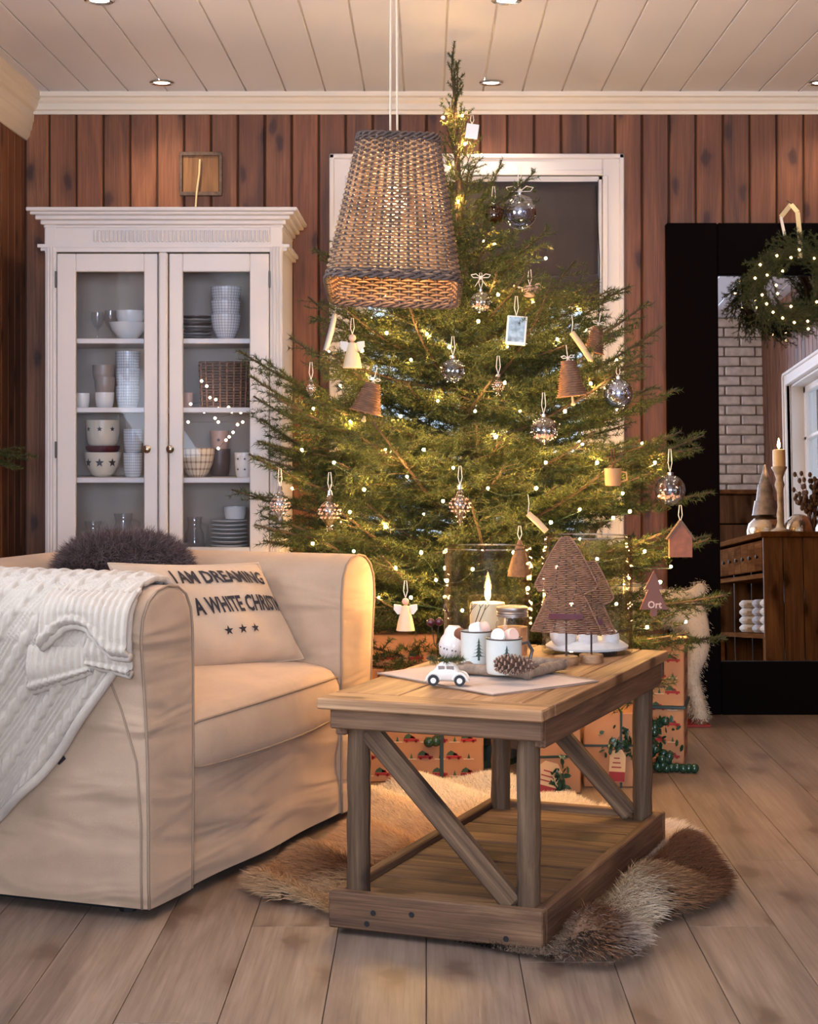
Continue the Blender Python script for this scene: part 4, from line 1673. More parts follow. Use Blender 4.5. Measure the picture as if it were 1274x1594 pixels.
def make_branch(L, seed, dens=520, nl=0.0205, spread=1.0):
    R = np.random.default_rng(seed)
    VV, TT, CC, nvert = [], [], [], 0
    tw = MB()

    def main(t): return np.array([L * t, 0.03 * L * math.sin(3 * t + seed), L * (-0.16 * t + 0.17 * t * t)])

    segs = []
    n = 14
    for i in range(n):
        segs.append((main(i / n), main((i + 1) / n)))
    tw.tube([tuple(main(i / n)) for i in range(n + 1)], [0.008 * L * (1 - 0.75 * i / n) + 0.0016 for i in range(n + 1)], 5)
    step = 0.031
    k = 0
    s = 0.12 * L
    while s < L * 0.97:
        t = s / L
        p = main(t)
        side = 1 if k % 2 else -1
        ang = R.uniform(0.75, 1.05) * side
        ll = (0.46 * (L - s) + 0.045) * R.uniform(0.8, 1.15) * spread
        if t < 0.3: ll *= t / 0.3 * 0.8 + 0.2
        d = np.array([math.cos(ang), math.sin(ang), R.uniform(-0.16, 0.14)])
        e = p + d * ll
        m = (p + e) / 2 + np.array([0, 0, 0.02 * ll])
        segs += [(p, m), (m, e)]
        tw.tube([tuple(p), tuple(m), tuple(e)], [0.0018, 0.0014, 0.0009], 3)
        if ll > 0.10:
            q = 0.05
            j = 0
            while q < ll * 0.93:
                pp = p + d * q
                sd2 = 1 if j % 2 else -1
                a2 = ang + sd2 * R.uniform(0.7, 1.0)
                l2 = (0.42 * (ll - q) + 0.025) * R.uniform(0.75, 1.15)
                dd = np.array([math.cos(a2), math.sin(a2), R.uniform(-0.2, 0.12)])
                segs.append((pp, pp + dd * l2))
                q += 0.034
                j += 1
        s += step
        k += 1
    for (a, b_) in segs:
        V, T, C = twig_needles(a, b_, dens, nl, R)
        VV.append(V); TT.append(T + nvert); CC.append(C); nvert += len(V)
    # needles and wood in one mesh with two materials
    V = np.concatenate(VV); T = np.concatenate(TT); C = np.concatenate(CC)
    tv = np.array(tw.v)
    tt = []
    for f in tw.f:
        for i in range(1, len(f) - 1): tt.append((f[0], f[i], f[i + 1]))
    tt = np.array(tt) + len(V)
    mi = np.concatenate([np.zeros(len(T), int), np.ones(len(tt), int)])
    V = np.concatenate([V, tv]); C = np.concatenate([C, np.tile(np.array([[0.1, 0.06, 0.04]]), (len(tv), 1))])
    T = np.concatenate([T, tt])
    return fast_mesh('branch', V, T, [M_needle, M_twig], C, mi=mi)


BR = {0.85: [make_branch(0.85, 11 + i) for i in range(3)], 0.6: [make_branch(0.6, 21 + i) for i in range(3)],
      0.38: [make_branch(0.38, 31 + i, 700) for i in range(3)], 0.2: [make_branch(0.2, 41 + i, 900, 0.016) for i in range(3)]}

tree = empty('christmas_tree', (TRX, TRY, 0), 0, 'tall bushy spruce Christmas tree in front of the white window', 'tree')


def trunk_x(z): return 0.035 - 0.055 * (z / 2.4) ** 1.3 * 1.6 - 0.01


tp = [(trunk_x(z), 0, z) for z in np.linspace(0.02, 2.30, 24)]
MB().tube(tp, [0.042 * (1 - 0.93 * i / 23) + 0.002 for i in range(24)], 9).build('trunk', M_bark2, tree, True)
st = MB().lathe([(0.17, 0), (0.17, 0.02), (0.06, 0.05), (0.055, 0.16), (0.05, 0.16)], 20).build('stand', M_green, tree, True)

PROFILE = [(0.30, 0.76), (0.52, 0.84), (0.80, 0.82), (1.04, 0.74), (1.26, 0.62), (1.47, 0.50), (1.60, 0.35), (1.72, 0.21), (1.85, 0.10), (2.05, 0.07), (2.2, 0.05)]


def radius(z):
    if z <= PROFILE[0][0]: return PROFILE[0][1]
    for i in range(1, len(PROFILE)):
        if z <= PROFILE[i][0]:
            k = (z - PROFILE[i - 1][0]) / (PROFILE[i][0] - PROFILE[i - 1][0])
            return PROFILE[i - 1][1] + k * (PROFILE[i][1] - PROFILE[i - 1][1])
    return 0.04


def put_branch(z, az, L, pitch, roll=0.0):
    key = min(BR, key=lambda q: abs(math.log(q / max(L, 0.05))))
    me = random.Random(int(z * 1000 + az * 100)).choice(BR[key])
    R = Matrix.Rotation(az, 4, 'Z') @ Matrix.Rotation(-pitch, 4, 'Y') @ Matrix.Rotation(roll, 4, 'X')
    o = link('branch', me, tree)
    sc = L / key
    o.matrix_local = Matrix.Translation((trunk_x(z), 0, z)) @ R @ Matrix.Diagonal((sc, sc, sc, 1))
    return o


tr = random.Random(17)
z = 0.36
az0 = 0.0
while z < 1.72:
    r = radius(z)
    nb = 13 if z < 1.2 else (11 if z < 1.5 else 8)
    for k in range(nb):
        az = az0 + 2 * PI * k / nb + tr.uniform(-0.22, 0.22)
        pitch = math.radians(4 + 20 * ((z - 0.3) / 1.4)) + tr.uniform(-0.16, 0.20)
        L = r * tr.choice((tr.uniform(0.9, 1.06), tr.uniform(0.86, 1.04), tr.uniform(0.55, 0.85))) / max(0.75, math.cos(pitch))
        put_branch(z + tr.uniform(-0.03, 0.03), az, L, pitch, tr.uniform(-0.35, 0.35))
    az0 += 0.55
    z += 0.086 if z < 1.3 else 0.078
# sparse, steep shoots round the tip
while z < 2.16:
    r = radius(z)
    for k in range(4):
        az = az0 + 2 * PI * k / 4 + tr.uniform(-0.3, 0.3)
        put_branch(z, az, max(0.10, r * 1.45) * tr.uniform(0.8, 1.2), math.radians(56 + 20 * (z - 1.7) / 0.4), tr.uniform(-1, 1))
    az0 += 0.7
    z += 0.082
for (z, az, L, p) in ((2.02, PI * 0.98, 0.16, 1.45), (2.0, 0.3, 0.14, 1.05), (2.06, -0.6, 0.13, 1.2), (2.12, 2.6, 0.10, 1.3)):
    put_branch(z, az, L, p)
# leader
for (z, L) in ((2.10, 0.16), (2.18, 0.17), (2.24, 0.16)):
    put_branch(z, tr.uniform(0, 6), L, 1.54, tr.uniform(-1, 1))
# a few long single branches that break the outline in the photo: aimed at where their tips are
for (px, py, zb) in ((1092, 700, 1.02), (935, 440, 1.47), (835, 268, 1.80), (1120, 945, 0.62), (1110, 770, 0.86), (400, 690, 1.0), (398, 775, 0.9), (410, 845, 0.72), (700, 330, 1.72)):
    tip = at(px, py, TRY - 0.12)
    d = tip - Vector((TRX + trunk_x(zb), TRY, zb))
    put_branch(zb, math.atan2(d.y, d.x), d.length, math.asin(max(-1, min(1, d.z / d.length))) + 0.0)

# ---- fairy lights
BULBS = [(690, 183), (724, 224), (750, 241), (714, 314), (754, 376), (770, 380), (776, 458), (850, 402), (868, 528), (564, 546), (602, 518), (488, 636), (546, 656), (624, 648),
         (682, 624), (786, 596), (920, 597), (634, 742), (567, 762), (545, 797), (706, 728), (772, 680), (903, 688), (970, 768), (981, 796), (955, 806), (903, 793), (858, 813), (487, 846),
         (551, 858), (656, 860), (736, 886), (679, 903), (696, 904), (616, 884), (1045, 882), (1028, 906), (1008, 976), (1004, 858), (822, 916), (866, 882), (640, 560), (600, 700),
         (520, 720), (660, 700), (740, 640), (810, 640), (850, 720), (930, 720), (760, 760), (660, 800), (600, 820), (800, 860), (930, 870), (980, 900), (690, 780), (835, 760), (470, 700), (455, 760),
         (580, 590), (700, 540), (830, 470), (790, 540), (900, 480), (880, 640), (960, 560), (1000, 690), (1020, 720), (640, 930), (720, 950), (590, 930), (770, 950), (890, 940), (960, 940), (530, 600), (665, 520), (745, 500), (720, 180), (700, 260)]


def tree_front(px, py, inset=0.06):
    """point on the camera side of the foliage at a pixel"""
    for it in range(6):
        Y = TRY if it == 0 else p.y
        p = at(px, py, Y)
        r = radius(p.z) - inset
        dx = p.x - (TRX + trunk_x(p.z))
        y = TRY - math.sqrt(max(0.0, r * r - dx * dx)) if abs(dx) < r else TRY - 0.02
        p = at(px, py, y)
    return p


fairy = empty('fairy_lights', (TRX, TRY, 0.3), 0, 'warm white fairy light string wound round the Christmas tree', 'string lights')
bulb_mes = [MB().ball((0, 0, 0), r_, 6, 4).mesh('bulb', M_bead, 'full') for r_ in (0.0049, 0.0039, 0.0030, 0.0044)]
pts = []
for i, (px, py) in enumerate(BULBS):
    q = tree_front(px, py, 0.05 + 0.09 * ((i * 37) % 10) / 10)
    pts.append(q)
# the back of the tree has them too
for i in range(34):
    zz = 0.45 + 1.35 * ((i * 0.618) % 1.0)
    a = 0.15 + (PI - 0.3) * ((i * 0.37) % 1.0)
    r = radius(zz) - 0.08
    pts.append(Vector((TRX + trunk_x(zz) + r * math.cos(a), TRY + r * math.sin(a), zz)))
for i_, q in enumerate(pts):
    link('bulb', bulb_mes[i_ % 4 if i_ > 40 else (0, 3, 1)[i_ % 3]], fairy, q - fairy.location)
order = sorted(pts, key=lambda q: (round(q.z / 0.12), math.atan2(q.y - TRY, q.x - TRX) * (1 if int(round(q.z / 0.12)) % 2 else -1)))
wire = []
for i in range(len(order) - 1):
    a, b_ = order[i], order[i + 1]
    for k in range(4):
        q = a.lerp(b_, k / 4)
        c = Vector((TRX + trunk_x(q.z), TRY, q.z))
        f = 1 - 0.12 * math.sin(PI * k / 4)
        q2 = c + (q - c) * f
        q2.z -= 0.02 * math.sin(PI * k / 4) + 0.006
        wire.append(q2 - fairy.location)
MB().tube(wire, 0.0011, 4).build('wire', M_green, fairy)


# ================================================================== tree ornaments
def orn_root(name, px, py, label, cat, dy=-0.03, group='tree ornaments', inset=0.02):
    p = tree_front(px, py, inset) + Vector((0, dy, 0))
    return empty(name, p, 0, label, cat, group)


def loop_string(root, z0, h, mat=None, r=0.0012, w=0.006):
    MB().tube([(0, 0, z0), (w, 0, z0 + h * 0.4), (w * 0.5, 0, z0 + h), (-w * 0.5, 0, z0 + h), (-w, 0, z0 + h * 0.4), (0, 0, z0)], r, 4).build('hanging_loop', mat or M_ribbonw, root)


def bow(root, z, s, mat=None):
    mat = mat or M_ribbonw
    mb = MB()
    for sx in (-1, 1):
        pts = [(0, -0.004, z), (sx * s * 0.5, -0.008, z + s * 0.38), (sx * s, -0.004, z + s * 0.3), (sx * s * 0.8, -0.004, z + 0.02 * s), (0, -0.004, z)]
        for k in range(len(pts) - 1):
            mb.bar(pts[k], pts[k + 1], 0.0015, s * 0.34, up=(0, 1, 0.2))
        mb.bar((0, -0.004, z), (sx * s * 0.6, -0.006, z - s * 0.9), 0.0015, s * 0.3, up=(0, 1, 0.2))
    mb.ball((0, -0.006, z), s * 0.2, 8, 6)
    mb.build('bow', mat, root)


def glass_ball(px, py, rpx, label, ribbon=True, snow=False, mat=None):
    p = tree_front(px, py, 0.0)
    r = rpx * p.y / FPX
    root = orn_root('glass_bauble', px, py, label, 'ornament', dy=-0.05)
    MB().ball((0, 0, 0), r, 24, 16).build('globe', mat or M_glassb, root, 'full')
    MB().ball((0, 0, 0), r * 0.965, 24, 16).build('inner_wall', mat or M_glassb, root, 'full')
    MB().lathe([(r * 0.22, r * 0.96), (r * 0.22, r * 1.14), (r * 0.10, r * 1.18)], 12).build('cap', M_chrome, root, True)
    loop_string(root, r * 1.15, r * 1.5 if ribbon else r * 0.7)
    if snow:
        mb = MB()
        q = random.Random(int(px))
        for k in range(34):
            a, t_ = q.uniform(0, 6.28), q.random()
            rr = r * 0.85 * q.random() ** 0.5
            mb.ball((rr * math.cos(a), rr * math.sin(a), -r * 0.45 + q.uniform(-0.25, 0.45) * r * (1 - rr / r)), r * 0.085, 6, 4)
        o = mb.build('filling', M_pinkc, root)
        tag(o, kind='stuff')
    return root


b1 = glass_ball(808, 333, 27, 'large clear glass bauble with a white bow near the tree top', mat=glass('large_bauble_glass', (0.92, 0.94, 1, 1), tint=0.16, edge=0.8, pw_=1.8))
bow(b1, 0.068, 0.045)
b2 = glass_ball(768, 338, 17, 'small tan glass bauble behind the large clear bauble with the bow', mat=glass('tan_glass', (0.72, 0.52, 0.36, 1), tint=0.1))
glass_ball(705, 578, 20, 'clear glass bauble on a white ribbon in the middle of the tree')
glass_ball(960, 613, 23, 'silvery glass bauble at the right edge of the tree below a wicker bell', ribbon=False, mat=glass('silver_glass', (0.85, 0.88, 0.95, 1), tint=0.3))
glass_ball(1040, 762, 24, 'clear glass bauble with rosy filling hanging at the far right of the tree', snow=True)
glass_ball(845, 670, 22, 'round cut-glass bauble in the right half of the tree', snow=True)
b3 = glass_ball(748, 472, 17, 'clear glass bauble under a cream bow right of the pendant lamp', snow=True)
bow(b3, 0.075, 0.03)


def bell(px, py, w, h, tilt_, label):
    p = tree_front(px, py, 0.0)
    s = p.y / FPX
    root = orn_root('wicker_bell', px, py, label, 'ornament', dy=-0.05, group='wicker bells on the tree')
    root.rotation_euler = (0, tilt_, 0)
    W, H = w * s / 2, h * s

    def prof(t_): return W * (1.0 - 0.42 * t_ ** 0.55 - 0.16 * t_ ** 3)
    mb = MB()
    mb.lathe([(prof(t_ / 8) * 0.96, -H / 2 + H * t_ / 8) for t_ in range(9)], 18, capb=False)
    mb.build('body', M_wicker, root, True)
    mb = MB()
    woven(mb, prof, -H / 2, H / 2, 16, 18, 0.0012, 0.0018, square=False, nseg=2)
    o = mb.build('weave', M_wicker, root, 'full')
    tag(o, kind='stuff')
    MB().lathe([(0.004, -H / 2 - 0.03), (0.008, -H / 2 - 0.026), (0.004, -H / 2 - 0.018), (0.003, -H / 2 + 0.02)], 8).build('clapper', M_ribbonc, root, True)
    MB().tube([(0, 0, H / 2), (0, 0, H / 2 + 0.05)], 0.0013, 4).build('string', M_ribbonw, root)
    bow(root, H / 2 + 0.01, 0.02)
    return root


bell(576, 620, 52, 46, 0.25, 'wicker bell ornament in the left half of the tree')
bell(886, 590, 50, 54, -0.12, 'wicker bell ornament with a cream bow in the right half of the tree')
bell(925, 530, 34, 40, 0.2, 'smaller brown wicker bell half hidden at the right edge of the tree')


def drop(px, py, h, label, mat=None):
    p = tree_front(px, py, 0.0)
    s = p.y / FPX
    H = h * s
    root = orn_root('glass_drop', px, py, label, 'ornament', dy=-0.05, group='glass drop ornaments')
    prof = [(0.001, -0.5), (0.05, -0.46), (0.09, -0.40), (0.07, -0.34), (0.12, -0.28), (0.20, -0.15), (0.28, 0.0), (0.25, 0.14), (0.17, 0.24), (0.10, 0.30), (0.12, 0.35), (0.06, 0.42), (0.03, 0.5)]
    MB().lathe([(r * H, z * H) for r, z in prof], 16).build('glass', mat or M_silverglass, root, True)
    mb = MB()
    for k in range(4):
        zz = (-0.12 + 0.1 * k) * H
        rr = (0.22, 0.275, 0.27, 0.2)[k] * H
        for i in range(12):
            a = 2 * PI * (i + 0.5 * k) / 12
            mb.ball((rr * math.cos(a), rr * math.sin(a), zz), 0.026 * H, 5, 4)
    o = mb.build('beading', M_pinkc, root)
    tag(o, kind='stuff')
    MB().lathe([(0.008 * 1, 0.44 * H), (0.006, 0.56 * H)], 8).build('cap', M_chrome, root, True)
    loop_string(root, 0.55 * H, 0.055)
    return root


M_silverglass = glass('mercury_glass', (0.92, 0.84, 0.74, 1), tint=0.22)
drop(515, 797, 62, 'golden glass drop ornament low on the left side of the tree')
drop(716, 787, 60, 'beaded glass drop ornament at the middle of the tree above the hurricane lamp')
drop(438, 786, 54, 'silver glass drop ornament at the far left of the tree by the cabinet', glass('silver_drop', (0.8, 0.86, 0.95, 1), tint=0.35))
drop(775, 602, 34, 'small glass drop ornament above the middle of the tree')
drop(486, 606, 26, 'tiny white glass drop at the left edge of the tree', glass('white_drop', (0.95, 0.97, 1, 1), tint=0.4))

# little framed picture ornament
root = orn_root('picture_ornament', 803, 516, 'small framed winter picture hanging on the tree right of the lamp', 'ornament', dy=-0.05)
MB().box((0, 0, 0), (0.062, 0.008, 0.09), Euler((0, 0.08, 0)), 0.002).build('frame', M_cream, root)
M_pic = plain('winter_picture', srgb(150, 168, 176), 0.5, var=0.5, vscale=60)
MB().box((0, -0.005, 0.003), (0.050, 0.003, 0.076), Euler((0, 0.08, 0))).build('picture', M_pic, root)
loop_string(root, 0.045, 0.06)

# bird-shaped glass ornament
root = orn_root('bird_ornament', 824, 455, 'pale pink glass bird ornament above the framed picture', 'ornament', dy=-0.04)
mb = MB().ball((0, 0, 0), 0.022, 14, 10, (1.25, 0.8, 0.9)).ball((0.026, 0, 0.014), 0.012, 10, 8)
mb.build('body', M_pinkc, root, 'full')
MB().prism([(-0.02, -0.006), (-0.055, -0.012), (-0.055, 0.012), (-0.02, 0.006)], 0.0, 0.004, Matrix.Rotation(0.3, 4, 'Y')).build('tail', M_ribbonw, root)
MB().lathe([(0.004, 0), (0.0005, 0.012)], 6, c=(0.037, 0, 0.012), M=Matrix.Rotation(PI / 2, 4, 'Y')).build('beak', M_ribbonc, root)
loop_string(root, 0.02, 0.05)

# angels
M_angel = plain('angel_cream', srgb(222, 196, 158), 0.6)


def angel(px, py, h, label):
    p = tree_front(px, py, 0.0)
    H = h * p.y / FPX
    root = orn_root('angel_ornament', px, py, label, 'ornament', dy=-0.06)
    MB().lathe([(0.26 * H, -0.5 * H), (0.25 * H, -0.45 * H), (0.20 * H, -0.2 * H), (0.13 * H, 0.05 * H), (0.10 * H, 0.16 * H), (0.04 * H, 0.2 * H)], 16).build('robe', M_angel, root, True)
    MB().ball((0, 0, 0.30 * H), 0.10 * H, 12, 9).build('head', M_pinkc, root, 'full')
    for sx in (-1, 1):
        poly = [(0, 0), (sx * 0.14 * H, 0.10 * H), (sx * 0.32 * H, 0.12 * H), (sx * 0.33 * H, -0.02 * H), (sx * 0.22 * H, -0.16 * H), (sx * 0.08 * H, -0.14 * H)]
        MB().prism(poly, -0.004, 0.004, Matrix.Translation((0, 0.05 * H, 0.1 * H)) @ Matrix.Rotation(PI / 2, 4, 'X')).build('wing', M_ribbonw, root)
    loop_string(root, 0.4 * H, 0.05)
    return root


angel(632, 950, 56, 'cream angel ornament low on the tree beside the armchair')
angel(550, 545, 58, 'cream angel ornament on the upper left of the tree under the lamp')

# hanging grey ribbon twist and wooden sticks
for (px, py, h, ang, mat, name, lab) in ((516, 518, 62, 0.25, plain('silver_twist', srgb(168, 160, 156), 0.5), 'birch_stick', 'grey birch stick hanging at the upper left of the tree'),
                                         (903, 540, 52, -0.6, plain('pale_wood', srgb(214, 180, 134), 0.6), 'wooden_stick', 'pale wooden stick ornament right of the framed picture'),
                                         (835, 812, 40, -0.8, MATS['pale_wood'], 'wooden_stick', 'pale wooden stick ornament low on the tree above the wicker trees')):
    root = orn_root(name, px, py, lab, 'ornament', dy=-0.05)
    H = h * root.location.y / FPX
    d = Vector((math.sin(ang), 0, math.cos(ang)))
    mb = MB().tube([d * (-H / 2), d * 0.0 + Vector((0.002, 0, 0)), d * (H / 2)], [0.009, 0.010, 0.009], 10)
    mb.build('stick', mat, root, True)
    q = d * (H / 2)
    MB().tube([q, q + Vector((0.003, 0, 0.03)), q + Vector((0, 0, 0.055))], 0.0012, 4).build('string', M_ribbonw, root)

# wooden mug ornament
root = orn_root('mug_ornament', 952, 742, 'tiny wooden mug ornament hanging in the lower right of the tree', 'ornament', dy=-0.05)
MB().lathe([(0.022, -0.026), (0.024, -0.02), (0.026, 0.026), (0.023, 0.026), (0.021, -0.02)], 16, capt=False).build('cup', plain('mug_wood', srgb(190, 138, 88), 0.6), root, True)
MB().tube([(0.024, 0, 0.016), (0.040, 0, 0.014), (0.042, 0, -0.008), (0.024, 0, -0.014)], 0.003, 6).build('handle', MATS['mug_wood'], root, True)
loop_string(root, 0.026, 0.06, M_redribbon)

# copper gingerbread house-shaped and tree-shaped ornaments
M_copper = plain('gingerbread', srgb(122, 70, 44), 0.6, var=0.2, vscale=60)
root = orn_root('gingerbread_house', 1056, 840, 'brown gingerbread house ornament at the right edge of the tree', 'ornament', dy=-0.05)
poly = [(-0.035, -0.05), (0.035, -0.05), (0.035, 0.01), (0.0, 0.058), (-0.035, 0.01)]
MB().prism(poly, -0.012, 0.012, Matrix.Rotation(PI / 2, 4, 'X')).build('house', M_copper, root)
MB().bar((-0.042, -0.002, 0.004), (0.0, -0.002, 0.062), 0.03, 0.005).bar((0.042, -0.002, 0.004), (0.0, -0.002, 0.062), 0.03, 0.005).build('roof', M_wickerd, root)
loop_string(root, 0.058, 0.05)

root = orn_root('wooden_tree_sign', 1014, 925, 'dark wooden tree-shaped sign with letters, low on the right of the tree', 'ornament', dy=-0.06)
poly = [(0, 0.075), (0.028, 0.02), (0.016, 0.02), (0.042, -0.04), (0.01, -0.04), (0.01, -0.06), (-0.01, -0.06), (-0.01, -0.04), (-0.042, -0.04), (-0.016, 0.02), (-0.028, 0.02)]
MB().prism(poly, -0.005, 0.005, Matrix.Rotation(PI / 2, 4, 'X')).build('board', plain('sign_brown', srgb(112, 66, 50), 0.6), root)
place_text('Ort', lambda x, y: Vector((-0.018 + 0.042 * x, -0.0065, -0.036 + 0.022 * y)), 'lettering', M_pinkc, root, 0.02)

# wicker tree ornaments hanging low, seen through the hurricane glass
root = orn_root('wicker_heart', 808, 868, 'brown wicker cone ornament seen through the left hurricane glass', 'ornament', dy=-0.05)
mb = MB().lathe([(0.036, -0.05), (0.030, -0.02), (0.018, 0.02), (0.004, 0.055)], 16)
mb.build('cone', M_wicker, root, True)
loop_string(root, 0.055, 0.04)
root = orn_root('star_ornament', 735, 206, 'white paper tag near the top of the tree', 'ornament', dy=-0.02)
MB().box((0, 0, 0), (0.042, 0.004, 0.05), Euler((0, 0.15, 0)), 0.001).build('tag', M_porc, root)
loop_string(root, 0.025, 0.03)


# ================================================================== things on the coffee table
def tabletop(px, py): return on(px, py, TTOP)


# linen placemat laid askew
q = [tabletop(*p) for p in ((588, 1050), (768, 1084), (932, 1062), (742, 1030))]
c = sum(q, Vector()) / 4
mat_ = empty('placemat', (c.x, c.y, TTOP), 0, 'beige linen placemat lying askew on the coffee table', 'placemat')
mb = MB()
loc = [p - Vector((c.x, c.y, TTOP)) for p in q]
mb.grid(lambda u, v: loc[0].lerp(loc[1], u).lerp(loc[3].lerp(loc[2], u), v) + Vector((0, 0, 0.0035 + 0.0010 * math.sin(9 * u + 4 * v))), 24, 16)
o = mb.build('cloth', fabric('placemat_linen', srgb(206, 178, 156), 0.1, (20, 20, 20), 700), mat_, 'full')
so = o.modifiers.new('s', 'SOLIDIFY'); so.thickness = 0.003
MB().tube([p + Vector((0, 0, 0.003)) for p in loc], 0.002, 5, closed=True).build('hem', M_pipe, mat_)
ZM = TTOP + 0.006

# bark-edged serving tray
tc_ = tabletop(798, 1050)
tray = empty('bark_tray', (tc_.x, tc_.y, ZM), -TA - 0.16, 'small serving tray edged with birch bark logs on the placemat', 'tray')
W2, D2 = 0.088, 0.092
MB().box((0, 0, 0.006), (2 * W2, 2 * D2, 0.010), None, 0.002).build('board', M_oldwood, tray)
for (a, b_) in (((-W2, -D2), (W2, -D2)), ((W2, -D2), (W2, D2)), ((W2, D2), (-W2, D2)), ((-W2, D2), (-W2, -D2))):
    a3, b3 = Vector((a[0], a[1], 0.014)), Vector((b_[0], b_[1], 0.014))
    d = (b3 - a3).normalized() * 0.008
    pts = [a3 - d + (b3 - a3 + 2 * d) * i / 8 + Vector((0, 0, random.uniform(-0.001, 0.001))) for i in range(9)]
    MB().tube(pts, [0.013 + random.uniform(-0.001, 0.0012) for _ in pts], 10).build('bark_edge', M_bark, tray, True)
ZT = ZM + 0.012


# enamel mugs
M_enamel = plain('enamel_pale', srgb(212, 214, 204), 0.3, var=0.06, vscale=20, coat=0.3)
M_rim = plain('enamel_rim', srgb(70, 60, 54), 0.4)
M_fir = plain('print_fir', srgb(52, 66, 52), 0.6)


def mug(px, py, r, h, label, handle=True, hz=0.0, z=None, group='enamel mugs on the tray'):
    p = on(px, py, z or ZT)
    root = empty('enamel_mug', (p.x, p.y, z or ZT), hz, label, 'mug', group)
    MB().lathe([(0.0, 0.0), (r * 0.9, 0.0), (r * 0.97, 0.004), (r, 0.012), (r, h - 0.004), (r * 1.03, h), (r * 0.97, h), (r * 0.95, h - 0.004), (r * 0.95, 0.01), (0, 0.008)], 28, capb=False, capt=False).build('cup', M_enamel, root, True)
    MB().tube([(r * 1.01 * math.cos(2 * PI * i / 28), r * 1.01 * math.sin(2 * PI * i / 28), h) for i in range(28)], 0.0018, 5, closed=True).build('rim', M_rim, root, True)
    if handle:
        MB().tube([(r, 0, h * 0.82), (r + 0.018, 0, h * 0.86), (r + 0.030, 0, h * 0.62), (r + 0.024, 0, h * 0.36), (r, 0, h * 0.24)], 0.0045, 8).build('handle', M_rim, root, True)
    # printed fir tree wrapped on the front of the cup
    a0 = math.atan2(-p.y, -p.x) - hz + 0.15

    def wrap(x, z_): return Vector(((r + 0.0009) * math.cos(a0 + x / r), (r + 0.0009) * math.sin(a0 + x / r), z_))
    mb = MB()
    for k in range(5):
        zb = h * (0.30 + 0.10 * k); w = r * (0.46 - 0.08 * k); zt_ = zb + h * 0.16
        mb.add([wrap(-w, zb), wrap(-w * 0.4, zb + h * 0.03), wrap(0, zt_), wrap(w * 0.4, zb + h * 0.03), wrap(w, zb), wrap(0, zb + h * 0.015)], [(0, 1, 2, 3, 4, 5)])
    mb.add([wrap(-0.0025, h * 0.2), wrap(0.0025, h * 0.2), wrap(0.0025, h * 0.32), wrap(-0.0025, h * 0.32)], [(0, 1, 2, 3)])
    mb.build('fir_print', M_fir, root)
    return root


mA = mug(785, 1048, 0.042, 0.082, 'enamel mug with a fir print and a dark handle, front one on the tray', True, 0.35)
mB = mug(742, 1036, 0.038, 0.084, 'enamel mug with a fir print behind the front mug', False)
M_marsh = plain('marshmallow_white', srgb(240, 232, 228), 0.8)
M_marshp = plain('marshmallow_pink', srgb(232, 190, 170), 0.8)
ml = [((768, 985), M_marsh, 'white marshmallow on top of the front mug', mA, (-0.014, -0.006)), ((790, 988), M_marshp, 'pinkish marshmallow at the right of the front mug', mA, (0.016, 0.004)),
      ((748, 978), M_marsh, 'white marshmallow on the rear mug', mB, (0.0, 0.0)), ((760, 975), M_marshp, 'pink marshmallow peeking out of the rear mug', mB, (0.018, 0.012))]
for i, (_, m, lab, mg, (dx, dy)) in enumerate(ml):
    p = mg.location + Vector((dx, dy, 0.079))
    rr = 0.017
    M4 = Euler((1.2, 0.2 * i, 0.5 * i)).to_matrix().to_4x4()
    o = MB().lathe([(rr * 0.8, -0.014), (rr, -0.010), (rr * 1.02, 0.0), (rr, 0.010), (rr * 0.8, 0.014)], 16, M=M4).build('marshmallow', m, None, True, loc=p + Vector((0, 0, 0.008)))
    tag(o, lab, 'marshmallow', 'marshmallows in the mugs')

# ceramic pot with a speckled flower ball behind the mugs
p = tabletop(707, 1024)
root = empty('ceramic_pot', (p.x, p.y, TTOP), 0, 'white speckled ceramic Santa-like pot behind the toy car', 'pot')
MB().lathe([(0.0, 0.0), (0.030, 0.0), (0.038, 0.012), (0.040, 0.035), (0.034, 0.052), (0.026, 0.062), (0.022, 0.075), (0.014, 0.083), (0.0, 0.084)], 20, capb=False, capt=False).build('body', M_porc, root, True)
mb = MB()
for k in range(22):
    a = k * 2.4; zz = 0.01 + 0.05 * ((k * 0.618) % 1)
    rr = 0.0405 if zz < 0.04 else 0.034
    mb.ball((rr * math.cos(a), rr * math.sin(a), zz), 0.0022, 5, 4)
o = mb.build('speckles', M_star, root); tag(o, kind='stuff')
MB().ball((0.016, -0.022, 0.062), 0.018, 12, 8, (1, 0.7, 1)).build('brown_face', M_copper, root, 'full')

# screw-top jar
p = tabletop(798, 1022)
root = empty('screw_top_jar', (p.x, p.y, TTOP), 0, 'glass jar with a ribbed zinc screw lid behind the mugs', 'jar')
MB().lathe([(0.0, 0), (0.040, 0), (0.043, 0.006), (0.043, 0.085), (0.036, 0.098), (0.036, 0.108)], 26, capb=False, capt=False).build('glass', M_glass, root, True)
MB().lathe([(0.0, 0.006), (0.039, 0.006), (0.039, 0.078), (0.0, 0.080)], 22, capb=False, capt=False).build('contents', plain('jar_amber', srgb(198, 138, 92), 0.6, var=0.3, vscale=60), root, True)
MB().lathe([(0.041, 0.104), (0.0415, 0.110), (0.0395, 0.112), (0.0415, 0.115), (0.0395, 0.118), (0.0415, 0.121), (0.041, 0.128), (0.036, 0.131), (0.0, 0.131)], 28, capb=True, capt=False).build('lid', M_zinc, root, True)

